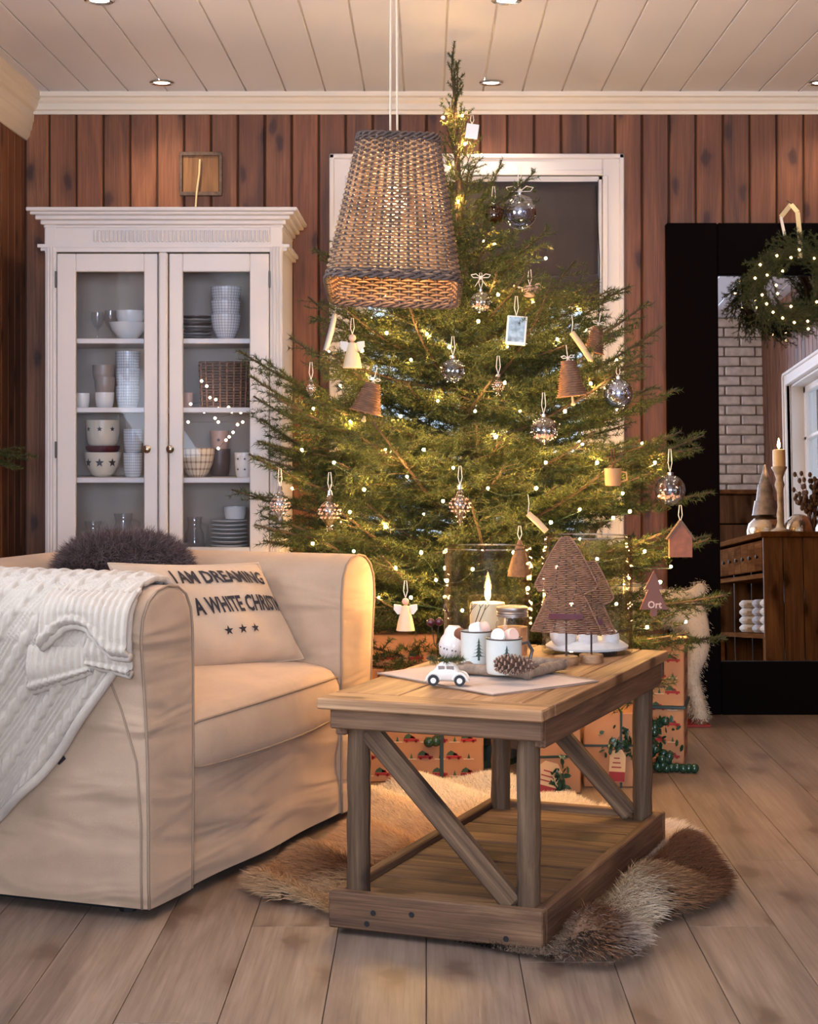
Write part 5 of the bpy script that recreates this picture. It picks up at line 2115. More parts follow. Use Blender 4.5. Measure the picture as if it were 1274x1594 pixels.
# pine cone lying on the tray
p = on(806, 1056, ZT)
cone = empty('pine_cone', (p.x, p.y, ZT + 0.031), -0.25, 'large brown pine cone lying on the bark tray', 'pine cone')
M_cone = plain('cone_brown', srgb(98, 72, 58), 0.7, var=0.3, vscale=60)
M_conetip = plain('cone_tip', srgb(150, 118, 96), 0.7)
MB().lathe([(0.002, -0.045), (0.008, -0.035), (0.010, 0.0), (0.009, 0.035), (0.002, 0.05)], 10, M=Matrix.Rotation(PI / 2, 4, 'Y')).build('core', M_cone, cone, True)
mb = MB().prism([(-0.003, 0), (0.003, 0), (0.0062, 0.019), (0.005, 0.025), (-0.005, 0.025), (-0.0062, 0.019)], -0.0011, 0.0011)
mb.mi = 1
mb.box((0, 0.0262, 0), (0.0105, 0.004, 0.0038), None, 0.001)
sc_me = mb.mesh('scale', [M_cone, M_conetip])
k = 0
for i in range(84):
    t_ = i / 83
    a = i * 2.39996
    xx = -0.043 + 0.088 * t_
    r = 0.9 * math.sin(PI * min(1, 0.16 + 0.80 * t_)) ** 0.7
    o = link('scale', sc_me, cone)
    o.matrix_local = Matrix.Translation((xx, 0, 0)) @ Matrix.Rotation(a, 4, 'X') @ Matrix.Rotation(0.50 - 0.5 * (t_ - 0.5), 4, 'Z') @ Matrix.Rotation(PI / 2, 4, 'Y') @ Matrix.Diagonal((1.05 * r, 1.12 * r, 1, 1))

# toy beetle car with a fir sprig on the roof
p = on(697, 1066, ZM)
car = empty('toy_car', (p.x, p.y, ZM), -0.12, 'small white wooden toy car carrying a fir sprig', 'toy car')
M_car = plain('car_white', srgb(232, 222, 208), 0.35, coat=0.3)


def car_section(t_):
    x = -0.050 + 0.100 * t_
    body_ = 0.030 * (1 - abs(2 * t_ - 1) ** 3.2)
    cab_ = 0.018 * max(0, 1 - ((t_ - 0.47) / 0.29) ** 2) ** 0.75 if abs(t_ - 0.47) < 0.29 else 0
    return x, 0.008, 0.012 + body_ * 0.85 + cab_, 0.0205 * (1 - 0.35 * abs(2 * t_ - 1) ** 3)


mb = MB()
nn = 26
for i in range(nn + 1):
    x, z0, z1, hw_ = car_section(i / nn)
    for j in range(12):
        a = 2 * PI * j / 12
        cx_, cy_ = math.cos(a), math.sin(a)
        sx_ = math.copysign(abs(cx_) ** 0.6, cx_); sy_ = math.copysign(abs(cy_) ** 0.6, cy_)
        zz = (z0 + z1) / 2 + (z1 - z0) / 2 * sy_
        taper = 1.0 if zz < 0.030 else 1 - 0.35 * (zz - 0.030) / 0.024
        mb.v.append((x, hw_ * sx_ * taper, zz))
for i in range(nn):
    for j in range(12):
        j2 = (j + 1) % 12
        mb.f.append((i * 12 + j, i * 12 + j2, (i + 1) * 12 + j2, (i + 1) * 12 + j)); mb.m.append(0)
mb.f.append(tuple(range(12))); mb.m.append(0); mb.f.append(tuple(nn * 12 + j for j in reversed(range(12)))); mb.m.append(0)
mb.build('body', M_car, car, 'full')
for sx in (-0.030, 0.030):
    for sy in (-1, 1):
        w = MB().lathe([(0.004, 0), (0.0125, 0.0), (0.0125, 0.008), (0.004, 0.008)], 18, M=Matrix.Rotation(PI / 2, 4, 'X'), c=(sx, sy * 0.0195 + 0.004, 0.0125)).build('wheel', M_black, car, True)
        MB().lathe([(0.0, 0), (0.0065, 0.0), (0.0065, 0.009), (0.0, 0.0092)], 14, M=Matrix.Rotation(PI / 2, 4, 'X'), c=(sx, sy * 0.0205 + 0.0045, 0.0125)).build('hubcap', M_car, w, True)
        MB().tube([(sx + 0.0155 * math.cos(a), sy * 0.019, 0.0125 + 0.0155 * math.sin(a)) for a in np.linspace(0.1, PI - 0.1, 9)], 0.003, 6).build('fender', M_car, car, True)
for (xx, w, sy) in ((-0.012, 0.015, -1), (0.008, 0.017, -1)):
    MB().box((xx, sy * 0.0178, 0.0405), (w, 0.002, 0.011), Euler((0.35, 0, 0)), 0.0008).build('side_window', M_greyc, car)
sprig = make_branch(0.2, 77, 1100, 0.034, 0.7)
o = link('fir_sprig', sprig, car, (-0.048, -0.002, 0.060), (0, 0, 0.0), (0.42, 0.42, 0.6))


# ---- hurricane glasses
M_rimglass = glass('rim_glass', (0.9, 0.93, 0.9, 1), tint=0.32, edge=0.5, pw_=1.5)
def hurricane(px, py, r, h, label):
    p = tabletop(px, py)
    root = empty('hurricane_glass', (p.x, p.y + r * 0.9, TTOP), 0, label, 'glass vase', 'hurricane glasses on the table')
    MB().lathe([(0.0, 0.0), (r * 0.97, 0.0), (r, 0.004), (r, h), (r - 0.004, h), (r - 0.004, 0.012), (0.0, 0.011)], 48, capb=False, capt=False).build('cylinder', M_hglass, root, True)
    MB().tube([((r - 0.002) * math.cos(2 * PI * i / 48), (r - 0.002) * math.sin(2 * PI * i / 48), h) for i in range(48)], 0.0026, 6, closed=True).build('rim', M_rimglass, root, True)
    return root


hg1 = hurricane(762, 1006, 0.124, 0.262, 'left clear hurricane glass with a lit pillar candle inside')
hg2 = hurricane(920, 1023, 0.120, 0.306, 'right clear hurricane glass with white balls inside, behind the wicker trees')
z = TTOP + 0.0125
# lit candle in the left glass
c0 = hg1.location
pc = empty('pillar_candle', (c0.x + 0.0, c0.y + 0.01, z), 0, 'lit cream pillar candle inside the left hurricane glass', 'candle')
MB().lathe([(0.0, 0), (0.050, 0), (0.050, 0.006), (0.050, 0.085), (0.047, 0.095), (0.040, 0.094), (0.0, 0.088)], 26, capb=False, capt=False).build('wax', M_wax, pc, True)
MB().tube([(0, 0, 0.085), (0.001, 0, 0.105)], 0.0012, 5).build('wick', M_black, pc)
MB().lathe([(0.001, 0.098), (0.006, 0.106), (0.0085, 0.116), (0.0075, 0.128), (0.004, 0.145), (0.0008, 0.163)], 12).build('flame', M_flame, pc, True)
light('candle_light', 'POINT', pc.location + Vector((0, 0, 0.125)), (0, 0, 0), 0.7, (1.0, 0.62, 0.28), shadow_soft_size=0.005)
# twigs with berries in and beside it
M_berry = plain('burgundy_berry', srgb(76, 22, 36), 0.3, coat=0.3)
tq = random.Random(4)
tb = empty('berry_twigs', (c0.x - 0.06, c0.y - 0.06, z), 0, 'dry brown twig bunch around the candle in the left hurricane glass', 'twigs')
for k in range(9):
    a = tq.uniform(2.2, 5.6)
    mb = MB()
    x0 = tq.uniform(-0.02, 0.02); rr = 0.055
    pts = [Vector((x0, 0, 0)), Vector((x0 + 0.4 * rr * math.cos(a), 0.4 * rr * math.sin(a) * 0.5, 0.035)), Vector((x0 + 0.7 * rr * math.cos(a + 0.4), 0.5 * rr * math.sin(a) * 0.5, 0.065 + tq.uniform(0, 0.03))), Vector((x0 + rr * math.cos(a + 0.1), 0.35 * rr * math.sin(a), 0.09 + tq.uniform(0, 0.035)))]
    mb.tube(pts, [0.0016, 0.0014, 0.0011, 0.0008], 4)
    mb.tube([pts[2], pts[2] + Vector((0.018 * math.cos(a + 1.2), 0, 0.02))], [0.001, 0.0006], 4)
    mb.build('twig', M_bark2, tb)
bq = table_world(-0.21, 0.40)
for k, (px, py, lab) in enumerate(((671, 969, 'dark red berry left of the candle glass, the left one of two'), (684, 968, 'dark red berry left of the candle glass, the right one of two'))):
    pb = at(px, py, c0.y - 0.10)
    root = empty('berry_pick', (pb.x, pb.y, TTOP), 0, lab, 'berry', 'dark red berries beside the candle glass')
    MB().ball((0, 0, pb.z - TTOP), 0.0115, 12, 8).build('berry', M_berry, root, 'full')
    MB().tube([(0, 0, pb.z - TTOP), (0.006 - 0.01 * k, 0.004, 0.03), (0.010 - 0.018 * k, 0.006, 0.0)], 0.0013, 4).build('stem', M_bark2, root)

# white balls and snow in the right glass
c1 = hg2.location
bed = MB().lathe([(0.0, 0.0), (0.108, 0.0), (0.110, 0.006), (0.100, 0.013), (0.085, 0.022), (0.06, 0.025), (0.03, 0.030), (0.0, 0.028)], 30, capb=False, capt=False).build('artificial_snow', M_snow, None, True, loc=(c1.x, c1.y, z))
tag(bed, 'bed of white artificial snow in the right hurricane glass', 'snow', None, 'stuff')
for (dx, dy, r, lab) in ((-0.066, -0.050, 0.036, 'white snowball at the left inside the right hurricane glass'), (-0.004, -0.068, 0.026, 'small white snowball at the middle of the right hurricane glass'), (0.058, -0.045, 0.024, 'small white snowball at the right inside the right hurricane glass')):
    o = MB().ball((0, 0, 0), r, 18, 12).build('snowball', M_snow, None, 'full', loc=(c1.x + dx, c1.y + dy, z + 0.012 + r * 0.8))
    tag(o, lab, 'ball', 'white snowballs in the glass')
root = empty('dried_flower', (c1.x + 0.060, c1.y - 0.075, z + 0.04), 0, 'dried red flower head on a twig in the right hurricane glass', 'dried flower')
MB().ball((-0.02, 0, 0.016), 0.010, 10, 8).build('head', M_red, root, 'full')
MB().lathe([(0.0, 0.0), (0.010, 0.002), (0.0155, 0.007)], 12, capb=False, capt=False, M=Matrix.Rotation(PI / 2, 4, 'X'), c=(-0.02, -0.004, 0.016)).build('petals', M_pinkc, root)
MB().tube([(-0.018, 0, 0.01), (0.01, 0, 0.006), (0.045, 0.005, 0.018)], 0.0016, 5).build('twig', M_bark2, root)
MB().tube([(0.01, 0, 0.006), (0.024, 0, 0.020)], 0.0012, 5).build('twig', M_bark2, root)
# tiny dark lettering round the foot of the right glass
rr = 0.1208
place_text('MERRY EVERY', lambda x, y: Vector((rr * math.sin(0.10 + 0.52 * x), -rr * math.cos(0.10 + 0.52 * x), 0.004 + 0.010 * y)), 'lettering', M_black, hg2, 0.02, 20)


# ---- flat wicker trees on wooden discs
def wicker_tree(px, py, H, W, stem, label, yaw, rows):
    p = tabletop(px, py)
    root = empty('wicker_tree', (p.x, p.y, TTOP), yaw, label, 'decoration', 'wicker trees on the table')
    MB().lathe([(0.0, 0), (0.030, 0), (0.031, 0.003), (0.031, 0.018), (0.029, 0.021), (0, 0.021)], 22, capb=False, capt=False).build('base', M_topend, root, True)
    MB().tube([(0, 0, 0.015), (0, 0, stem + 0.08)], 0.0028, 6).build('stem', M_bark2, root)

    def half(t_):
        # two stepped tiers
        w = W / 2
        if t_ < 0.42: return w * (1.0 - 0.62 * t_ / 0.42 * 0.85)
        if t_ < 0.46: return w * 0.82
        return w * 0.82 * (1 - (t_ - 0.46) / 0.54) ** 0.85 + 0.010
    mb = MB()
    n = rows
    for k in range(n):
        t_ = k / (n - 1)
        zz = stem + H * t_
        w = half(t_)
        pts = []
        for i in range(13):
            x = -w + 2 * w * i / 12
            bow_ = 0.018 * (1 - (x / (W / 2)) ** 2)
            pts.append((x, -bow_ + 0.0018 * math.cos(PI * (i + k)), zz + 0.001 * math.sin(i * 2.1 + k)))
        mb.tube(pts, 0.0021, 4)
    o = mb.build('weave', M_wickerg, root, 'full'); tag(o, kind='stuff')
    mb = MB()
    for f in (-0.7, -0.35, 0.0, 0.35, 0.7):
        pts = []
        for k in range(8):
            t_ = k / 7
            x = f * half(t_ * (1.0 if abs(f) < 0.1 else 0.78)) if abs(f) > 0.01 else 0
            bow_ = 0.018 * (1 - (x / (W / 2)) ** 2)
            pts.append((x, -bow_, stem + H * t_ * (1.0 if abs(f) < 0.1 else 0.8 if abs(f) < 0.5 else 0.5)))
        mb.tube(pts, 0.0022, 4)
    mb.build('ribs', M_wickerd, root)
    # edges
    for s in (-1, 1):
        pts = [(s * half(k / 20), -0.018 * (1 - (half(k / 20) / (W / 2)) ** 2), stem + H * k / 20) for k in range(21)]
        MB().tube(pts, 0.0026, 5).build('edge', M_wickerg, root)
    zz = stem + H * 0.17
    MB().grid(lambda u, v: (-(W * 0.24) + W * 0.48 * u, -0.024 - 0.004 * math.sin(PI * u), zz + 0.014 * v - 0.007), 8, 2).build('ribbon', M_redribbon, root)
    return root


wicker_tree(882, 1034, 0.238, 0.176, 0.082, 'larger flat wicker tree with burgundy ribbon in front of the right hurricane glass', -0.12, 52)
wicker_tree(921, 1031, 0.182, 0.120, 0.074, 'smaller reddish wicker tree to the right of the larger wicker tree', -0.1, 36)

# ================================================================== presents under the tree
M_pred = plain('gift_red', srgb(158, 34, 30), 0.7)
M_ptree = plain('gift_fir', srgb(52, 74, 44), 0.7)
M_pwhite = plain('gift_white', srgb(222, 196, 160), 0.7)


def car_print(mb_r, mb_g, mb_w, M, x, z, s, flip=False, lim=9):
    """little red pickup with a tree on it, drawn flat on the paper (x right, z up)"""
    f = -1 if flip else 1
    def P(pts): return [M @ Vector((x + f * a * s, 0, z + b_ * s)) for a, b_ in pts]
    body_ = [(-1.0, 0.12), (1.0, 0.12), (1.0, 0.42), (0.55, 0.46), (0.40, 0.80), (-0.05, 0.80), (-0.12, 0.46), (-1.0, 0.46)]
    mb_r.add(P(body_), [tuple(range(len(body_)))])
    for cx_ in (-0.6, 0.6):
        pts = [(cx_ + 0.18 * math.cos(2 * PI * i / 8), 0.12 + 0.18 * math.sin(2 * PI * i / 8)) for i in range(8)]
        mb_r.add(P(pts), [tuple(range(8))])
    mb_g.add(P([(-1.0, 0.52), (0.5, 0.52), (0.1, 0.85), (-0.35, 1.15), (-0.75, 0.9)]), [(0, 1, 2, 3, 4)])
    if x + 2.7 * s > lim: return
    mb_w.add(P([(1.15, 0.0), (2.6, 0.0), (2.5, 0.09), (1.25, 0.09)]), [(0, 1, 2, 3)])
    mb_g.add(P([(1.7, 0.09), (2.1, 0.09), (1.9, 0.8)]), [(0, 1, 2)])


def gift(name, p0, size, rz, label, pattern=True, cell=(0.098, 0.064), ribbon=None, group='presents under the tree'):
    root = empty(name, p0, rz, label, 'present', group)
    w, d, h = size
    MB().box((0, 0, h / 2), size, None, 0.004).build('wrapped_box', M_kraft, root)
    if pattern:
        r_, g_, w_ = MB(), MB(), MB()
        e = 0.0012
        faces = [(Matrix.Translation((0, -d / 2 - e, 0)), w, h), (Matrix.Translation((w / 2 + e, 0, 0)) @ Matrix.Rotation(PI / 2, 4, 'Z'), d, h), (Matrix.Translation((-w / 2 - e, 0, 0)) @ Matrix.Rotation(-PI / 2, 4, 'Z'), d, h), (Matrix.Translation((0, -d / 2, h + e)) @ Matrix.Rotation(-PI / 2, 4, 'X'), w, d)]
        for (M, ww, hh) in faces:
            zz, row = 0.020, 0
            while zz < hh - 0.03:
                xx = -ww / 2 + 0.032 + (row % 2) * cell[0] * 0.45
                while xx < ww / 2 - 0.028:
                    car_print(r_, g_, w_, M, xx, zz, 0.0245, lim=ww / 2)
                    xx += cell[0] * 0.92
                zz += cell[1] * 0.83
                row += 1
        for m_, mt, nm in ((r_, M_pred, 'car_print'), (g_, M_ptree, 'tree_print'), (w_, M_pwhite, 'ground_print')):
            if m_.v:
                o = m_.build(nm, mt, root); tag(o, kind='stuff')
    if ribbon is not None:
        x, rw = ribbon
        MB().box((x, 0, h / 2), (rw, d + 0.006, h + 0.006), None, 0.001).build('ribbon', M_green, root)
    return root


g1 = gift('present_box', (-0.13, 5.78, 0.0), (0.62, 0.34, 0.355), 0.0, 'wide kraft present with red cars and a dark green ribbon, behind the table legs', ribbon=(0.178, 0.012))
for (dx, dz) in ((-0.040, 0.130), (-0.018, 0.133)):
    MB().ball((0.178 + dx, -0.19, dz), 0.017, 14, 10).build('bauble', M_greenb, g1, 'full')
g2 = gift('present_box', (-0.20, 5.80, 0.358), (0.46, 0.30, 0.10), 0.03, 'flat red-car present lying on the wide present, beside the armchair')


def leafy(root, c, n, r, mat, seed, size=0.012):
    q = random.Random(seed)
    mb = MB()
    for k in range(n):
        p = Vector(c) + Vector((q.gauss(0, r[0]), q.gauss(0, r[1]), q.gauss(0, r[2])))
        e = Euler((q.uniform(0, 6), q.uniform(0, 6), q.uniform(0, 6))).to_matrix()
        s = size * q.uniform(0.7, 1.2)
        poly = [(-s, 0, 0), (-0.4 * s, 0.45 * s, 0.1 * s), (0.5 * s, 0.4 * s, 0.1 * s), (s, 0, 0), (0.5 * s, -0.4 * s, 0.1 * s), (-0.4 * s, -0.45 * s, 0.1 * s)]
        mb.add([p + e @ Vector(v) for v in poly], [tuple(range(6))])
    o = mb.build('leaves', mat, root)
    tag(o, kind='stuff')


M_boxleaf = plain('boxwood_leaf', srgb(34, 62, 40), 0.35)


def gift_tag(root, x, z, y, rz, w=0.05, h=0.085):
    t_ = MB().prism([(-w / 2, 0), (w / 2, 0), (w / 2, h * 0.8), (w * 0.25, h), (-w * 0.25, h), (-w / 2, h * 0.8)], -0.001, 0.001, Matrix.Rotation(PI / 2, 4, 'X')).build('gift_tag', M_kraft_l, root, loc=(x, y, z), rot=(0, rz, 0))
    MB().box((0, -0.0014, h * 0.16), (w * 0.98, 0.001, h * 0.30)).build('tag_band', M_red, t_)
    mb = MB()
    for k in range(3): mb.box((-w * 0.05, -0.0014, h * (0.45 + 0.14 * k)), (w * (0.6 - 0.12 * k), 0.001, h * 0.035))
    mb.build('tag_print', M_red, t_)


M_kraft_l = plain('kraft_light', srgb(214, 168, 118), 0.75)
g3 = gift('present_box', (0.395, 5.50, 0.0), (0.135, 0.15, 0.205), 0.12, 'plain kraft present with a large tag, left of the two behind the table', False)
MB().box((0, 0, 0.115), (0.139, 0.154, 0.008), None, 0.001).build('string', M_green, g3)
gift_tag(g3, -0.055, 0.0, -0.092, 0.28, 0.078, 0.105)
leafy(g3, (0.0, -0.095, 0.05), 60, (0.012, 0.006, 0.028), M_boxleaf, 3)
g4 = gift('present_box', (0.585, 5.62, 0.0), (0.19, 0.18, 0.232), -0.02, 'plain kraft present with dark string and green leaves, right of the two', False)
MB().box((0.02, 0, 0.116), (0.007, 0.184, 0.236), None, 0.001).build('string', M_green, g4)
MB().box((0, 0, 0.13), (0.194, 0.184, 0.007), None, 0.001).build('string', M_green, g4)
gift_tag(g4, 0.005, 0.02, -0.100, 0.05, 0.05, 0.10)
leafy(g4, (0.03, -0.100, 0.135), 90, (0.03, 0.008, 0.022), M_boxleaf, 5)
g5 = gift('present_box', (0.752, 6.04, 0.0), (0.25, 0.22, 0.402), -0.20, 'tall red-car present with green ribbon at the right end of the pile', ribbon=(0.01, 0.011))
MB().box((0, 0, 0.19), (0.264, 0.244, 0.010), None, 0.001).build('ribbon', M_green, g5)
g6 = gift('present_box', (0.455, 5.99, 0.0), (0.27, 0.22, 0.29), 0.03, 'red-car present mostly hidden behind the plain kraft presents')
# dark green bead garland lying against the tall present
gar = empty('bead_garland', (0.745, 5.80, 0), 0, 'dark green glass bead and leaf garland on the floor by the tall present', 'garland')
gq = random.Random(8)
bead_me = MB().ball((0, 0, 0), 0.0155, 12, 8).mesh('bead', M_greenb, 'full')
for k in range(34):
    t_ = k / 33
    x = -0.03 + 0.035 * math.sin(t_ * 9) + gq.uniform(-0.02, 0.03) + 0.03 * t_
    zz = 0.165 * (1 - t_) + 0.016
    link('bead', bead_me, gar, (x, gq.uniform(-0.03, 0.02) - 0.02 * t_, zz))
for k in range(6):
    link('bead', bead_me, gar, (0.03 + 0.018 * k, -0.03 + gq.uniform(-0.012, 0.012), 0.0155))
leafy(gar, (-0.01, -0.01, 0.09), 90, (0.03, 0.015, 0.045), M_boxleaf, 6, 0.014)


# ================================================================== floor mirror leaning on the back wall
AL = math.radians(3.0)
MX0, MX1 = 0.9475, 1.93
MH = 1.93
FW = 0.2
mir = empty('floor_mirror', (0, 6.95, 0), 0, 'large floor mirror with a wide black frame leaning on the wall', 'mirror')
mir.rotation_euler = (-AL, 0, 0)
# frame rails, thickness behind the front plane
FWt, FWb, FWs = 0.207, 0.207, 0.203
for (x0, x1, z0, z1) in ((MX0, MX0 + FWs, 0, MH), (MX1 - FWs, MX1, 0, MH), (MX0 + FWs, MX1 - FWs, MH - FWt, MH), (MX0 + FWs, MX1 - FWs, 0, FWb)):
    MB().box(((x0 + x1) / 2, 0.02, (z0 + z1) / 2), (x1 - x0, 0.04, z1 - z0), None, 0.005).build('frame_rail', M_dark, mir)
M_mirror = plain('mirror_silver', (0.92, 0.92, 0.92, 1), 0.0, 1.0)
MB().box(((MX0 + MX1) / 2, 0.026, MH / 2), (MX1 - MX0 - 2 * FWs + 0.01, 0.006, MH - FWt - FWb + 0.01)).build('mirror_glass', M_mirror, mir)
MB().box(((MX0 + MX1) / 2, 0.036, MH / 2), (MX1 - MX0 - 0.05, 0.006, MH - 0.05)).build('backing', M_dark, mir)

# ================================================================== lit wreath hung over the mirror
wc = at(1236, 443, 6.90)
wre = empty('fir_wreath', (wc.x, wc.y, wc.z), 0, 'green fir wreath with fairy lights hanging in front of the mirror', 'wreath')
RW = 0.130
MB().tube([(RW * math.cos(a), 0, RW * math.sin(a)) for a in np.linspace(0, 2 * PI, 33)[:-1]], 0.016, 8, closed=True).build('ring', M_bark2, wre)
wme = [make_branch(0.2, 51 + i, 650, 0.024, 0.7) for i in range(2)]
wq = random.Random(2)
for k in range(230):
    a = 2 * PI * k / 77 + wq.uniform(-0.1, 0.1)
    rad_ = RW + wq.uniform(-0.04, 0.035)
    o = link('sprig', wme[k % 2], wre)
    outw = wq.uniform(-0.7, 0.75)
    M = Matrix.Translation((rad_ * math.cos(a), wq.uniform(-0.05, 0.01), rad_ * math.sin(a))) @ Matrix.Rotation(-(a + PI / 2 - outw), 4, 'Y') @ Matrix.Rotation(wq.uniform(-0.5, 0.1), 4, 'Z') @ Matrix.Rotation(wq.uniform(0, 6), 4, 'X')
    s_ = wq.uniform(0.36, 0.55)
    o.matrix_local = M @ Matrix.Diagonal((s_, s_, s_, 1))
wb_me = MB().ball((0, 0, 0), 0.0048, 8, 6).mesh('bulb', emit('wreath_bulb', (1.0, 0.66, 0.30, 1), 12.0), 'full')
for (px, py) in ((1210, 398), (1232, 401), (1245, 389), (1268, 402), (1219, 422), (1195, 428), (1176, 433), (1209, 444), (1211, 457), (1187, 459), (1194, 473), (1204, 486), (1232, 477), (1219, 495), (1237, 502), (1258, 500), (1259, 512), (1272, 470), (1184, 412), (1290, 440), (1300, 400), (1300, 480)):
    p = at(px, py, 6.84) - wre.location
    link('bulb', wb_me, wre, p)
pts = [at(1246, 402, 6.85), at(1246, 370, 6.86), at(1242, 330, 6.90), at(1232, 318, 6.93), at(1216, 338, 6.94)]
mb = MB()
for k in range(len(pts) - 1): mb.bar(pts[k] - wre.location, pts[k + 1] - wre.location, 0.018, 0.002, up=(0, -1, 0.1))
mb.build('hanging_ribbon', M_ribbonc, wre)
MB().tube([at(1216, 338, 6.94) - wre.location, at(1219, 352, 6.93) - wre.location, at(1222, 366, 6.90) - wre.location], 0.006, 6).build('ribbon_tail', M_ribbonw, wre)
MB().tube([at(1242, 322, 6.93) - wre.location, Vector((0.0, 0.13, 0.34))], 0.002, 4).build('hook', M_iron, wre)

# ================================================================== wooden plaque and cord above the cabinet
pc_ = at(313, 271, 7.10)
pq = empty('wooden_plaque', (pc_.x, 7.10, pc_.z), 0, 'small square framed wooden plaque on the wall above the cabinet', 'plaque')
s = 7.1 / FPX
MB().box((0, 0.002, 0), (56 * s, 0.012, 58 * s), None, 0.002).build('panel', wood('plaque_wood', (srgb(100, 64, 38), srgb(134, 92, 54), srgb(154, 110, 68)), 'z', 0.6, 2.0, plankvar=0), pq)
for (x, z, w, h) in ((0, 31, 66, 6), (0, -31, 66, 6), (-31, 0, 5, 60), (31, 0, 5, 60)):
    MB().box((x * s, -0.002, z * s), (w * s, 0.022, h * s), None, 0.002).build('frame_bar', M_wickerd, pq)
MB().tube([(-1 * s, -0.012, 22 * s), (-2 * s, -0.014, 0), (-6 * s, -0.014, -30 * s), (-8 * s, -0.014, -58 * s)], 0.004, 6).build('straw_cord', M_ribbonc, pq)

# ================================================================== contents of the display cabinet
GY = 6.80


def sx(px): return (px - VPX) * GY / FPX
def cabz(py, Y=GY): return CAMZ - (py - VPY) * Y / FPX


M_check = None
m, nt, b = newmat('checked_glaze')
M_check = m
v = coords(nt, (95, 95, 95), rand=False)
sp = N(nt, 'ShaderNodeSeparateXYZ'); nt.links.new(v, sp.inputs[0])
f1_ = math_n(nt, 'LESS_THAN', math_n(nt, 'FRACT', sp.outputs[2]), 0.16)
tc2 = N(nt, 'ShaderNodeTexCoord')
sp2 = N(nt, 'ShaderNodeSeparateXYZ'); nt.links.new(tc2.outputs['Object'], sp2.inputs[0])
an = math_n(nt, 'ARCTAN2', sp2.outputs[1], sp2.outputs[0])
f2_ = math_n(nt, 'LESS_THAN', math_n(nt, 'FRACT', math_n(nt, 'MULTIPLY', an, 4.5)), 0.16)
fm = math_n(nt, 'MAXIMUM', f1_, f2_)
nt.links.new(mixc(nt, fm, srgb(218, 216, 214), srgb(150, 150, 156)), b.inputs['Base Color'])
b.inputs['Roughness'].default_value = 0.25
m, nt, b = newmat('plaid_glaze')
M_plaid = m
tc2 = N(nt, 'ShaderNodeTexCoord')
sp2 = N(nt, 'ShaderNodeSeparateXYZ'); nt.links.new(tc2.outputs['Object'], sp2.inputs[0])
an = math_n(nt, 'ARCTAN2', sp2.outputs[1], sp2.outputs[0])
f2_ = math_n(nt, 'LESS_THAN', math_n(nt, 'FRACT', math_n(nt, 'MULTIPLY', an, 3.2)), 0.3)
f1_ = math_n(nt, 'LESS_THAN', math_n(nt, 'FRACT', math_n(nt, 'MULTIPLY', sp2.outputs[2], 38.0)), 0.3)
nt.links.new(mixc(nt, math_n(nt, 'MULTIPLY', math_n(nt, 'ADD', f1_, f2_), 0.5), srgb(222, 202, 172), srgb(140, 104, 80)), b.inputs['Base Color'])
b.inputs['Roughness'].default_value = 0.3


def vessel(name, px, shelf, rpx, hpx, prof, mat, label, cat, dy=0.0, lift=0.0, group=None, foot=True):
    s_ = (GY + dy) / FPX
    root = empty(name, ((px - VPX) * s_, GY + dy, shelf + lift), 0, label, cat, group)
    R_, H_ = rpx * s_, hpx * s_
    pr = [(0.0, 0.0)] + [(r * R_, z * H_) for r, z in prof]
    inner = [(max(0, r * R_ - 0.004), z * H_) for r, z in reversed(prof)]
    inner[-1] = (inner[-1][0], inner[-1][1] + 0.006)
    MB().lathe(pr + inner + [(0.0, 0.006)], 26, capb=False, capt=False).build('body', mat, root, True)
    if foot:
        MB().lathe([(prof[0][0] * R_ * 0.86, -0.0), (prof[0][0] * R_ * 0.9, 0.005)], 20).build('foot_ring', mat, root, True)
    return root


BOWL = [(0.42, 0.0), (0.62, 0.12), (0.86, 0.45), (0.97, 0.8), (1.0, 1.0)]
CUP = [(0.72, 0.0), (0.86, 0.08), (0.97, 0.5), (1.0, 1.0)]
DISH = [(0.35, 0.0), (0.5, 0.1), (0.85, 0.55), (1.0, 1.0)]
PLATE = [(0.6, 0.0), (0.72, 0.3), (1.0, 1.0)]


def plates(px, shelf, rpx, n, pitch, mats, label, group, dy=0.0):
    s_ = (GY + dy) / FPX
    R_ = rpx * s_
    me = [MB().lathe([(0.0, 0.0), (0.6 * R_, 0.0), (0.72 * R_, 0.003), (R_, 0.010), (R_, 0.0125), (0.7 * R_, 0.007), (0.0, 0.006)], 28, capb=False, capt=False).mesh('plate', m_, True) for m_ in mats]
    order = ['bottom', 'second from below', 'third from below', 'fourth from below', 'fifth from below', 'sixth from below', 'seventh from below', 'eighth from below', 'ninth from below', 'top']
    for k in range(n):
        o = link('plate', me[k % len(me)], None, ((px - VPX) * s_, GY + dy, shelf + pitch * k))
        w = order[k] if k < n - 1 else 'top'
        tag(o, '%s plate of the %s' % (w, label), 'plate', group)


S1, S2, S3, S4 = SHELF
G = 'crockery in the display cabinet'


def wine_glass(px, shelf, rpx, hpx, label, dy=0.0):
    s_ = (GY + dy) / FPX
    R_, H_ = rpx * s_, hpx * s_
    root = empty('stem_glass', ((px - VPX) * s_, GY + dy, shelf), 0, label, 'glass', 'glassware in the cabinet')
    MB().lathe([(0.0, 0.0), (R_ * 0.8, 0.0), (R_ * 0.8, 0.003), (0.004, 0.008), (0.0035, H_ * 0.42), (R_ * 0.55, H_ * 0.5), (R_, H_ * 0.72), (R_ * 0.92, H_)], 22, capb=False, capt=False).build('bowl_and_stem', M_glassb, root, True)
    return root


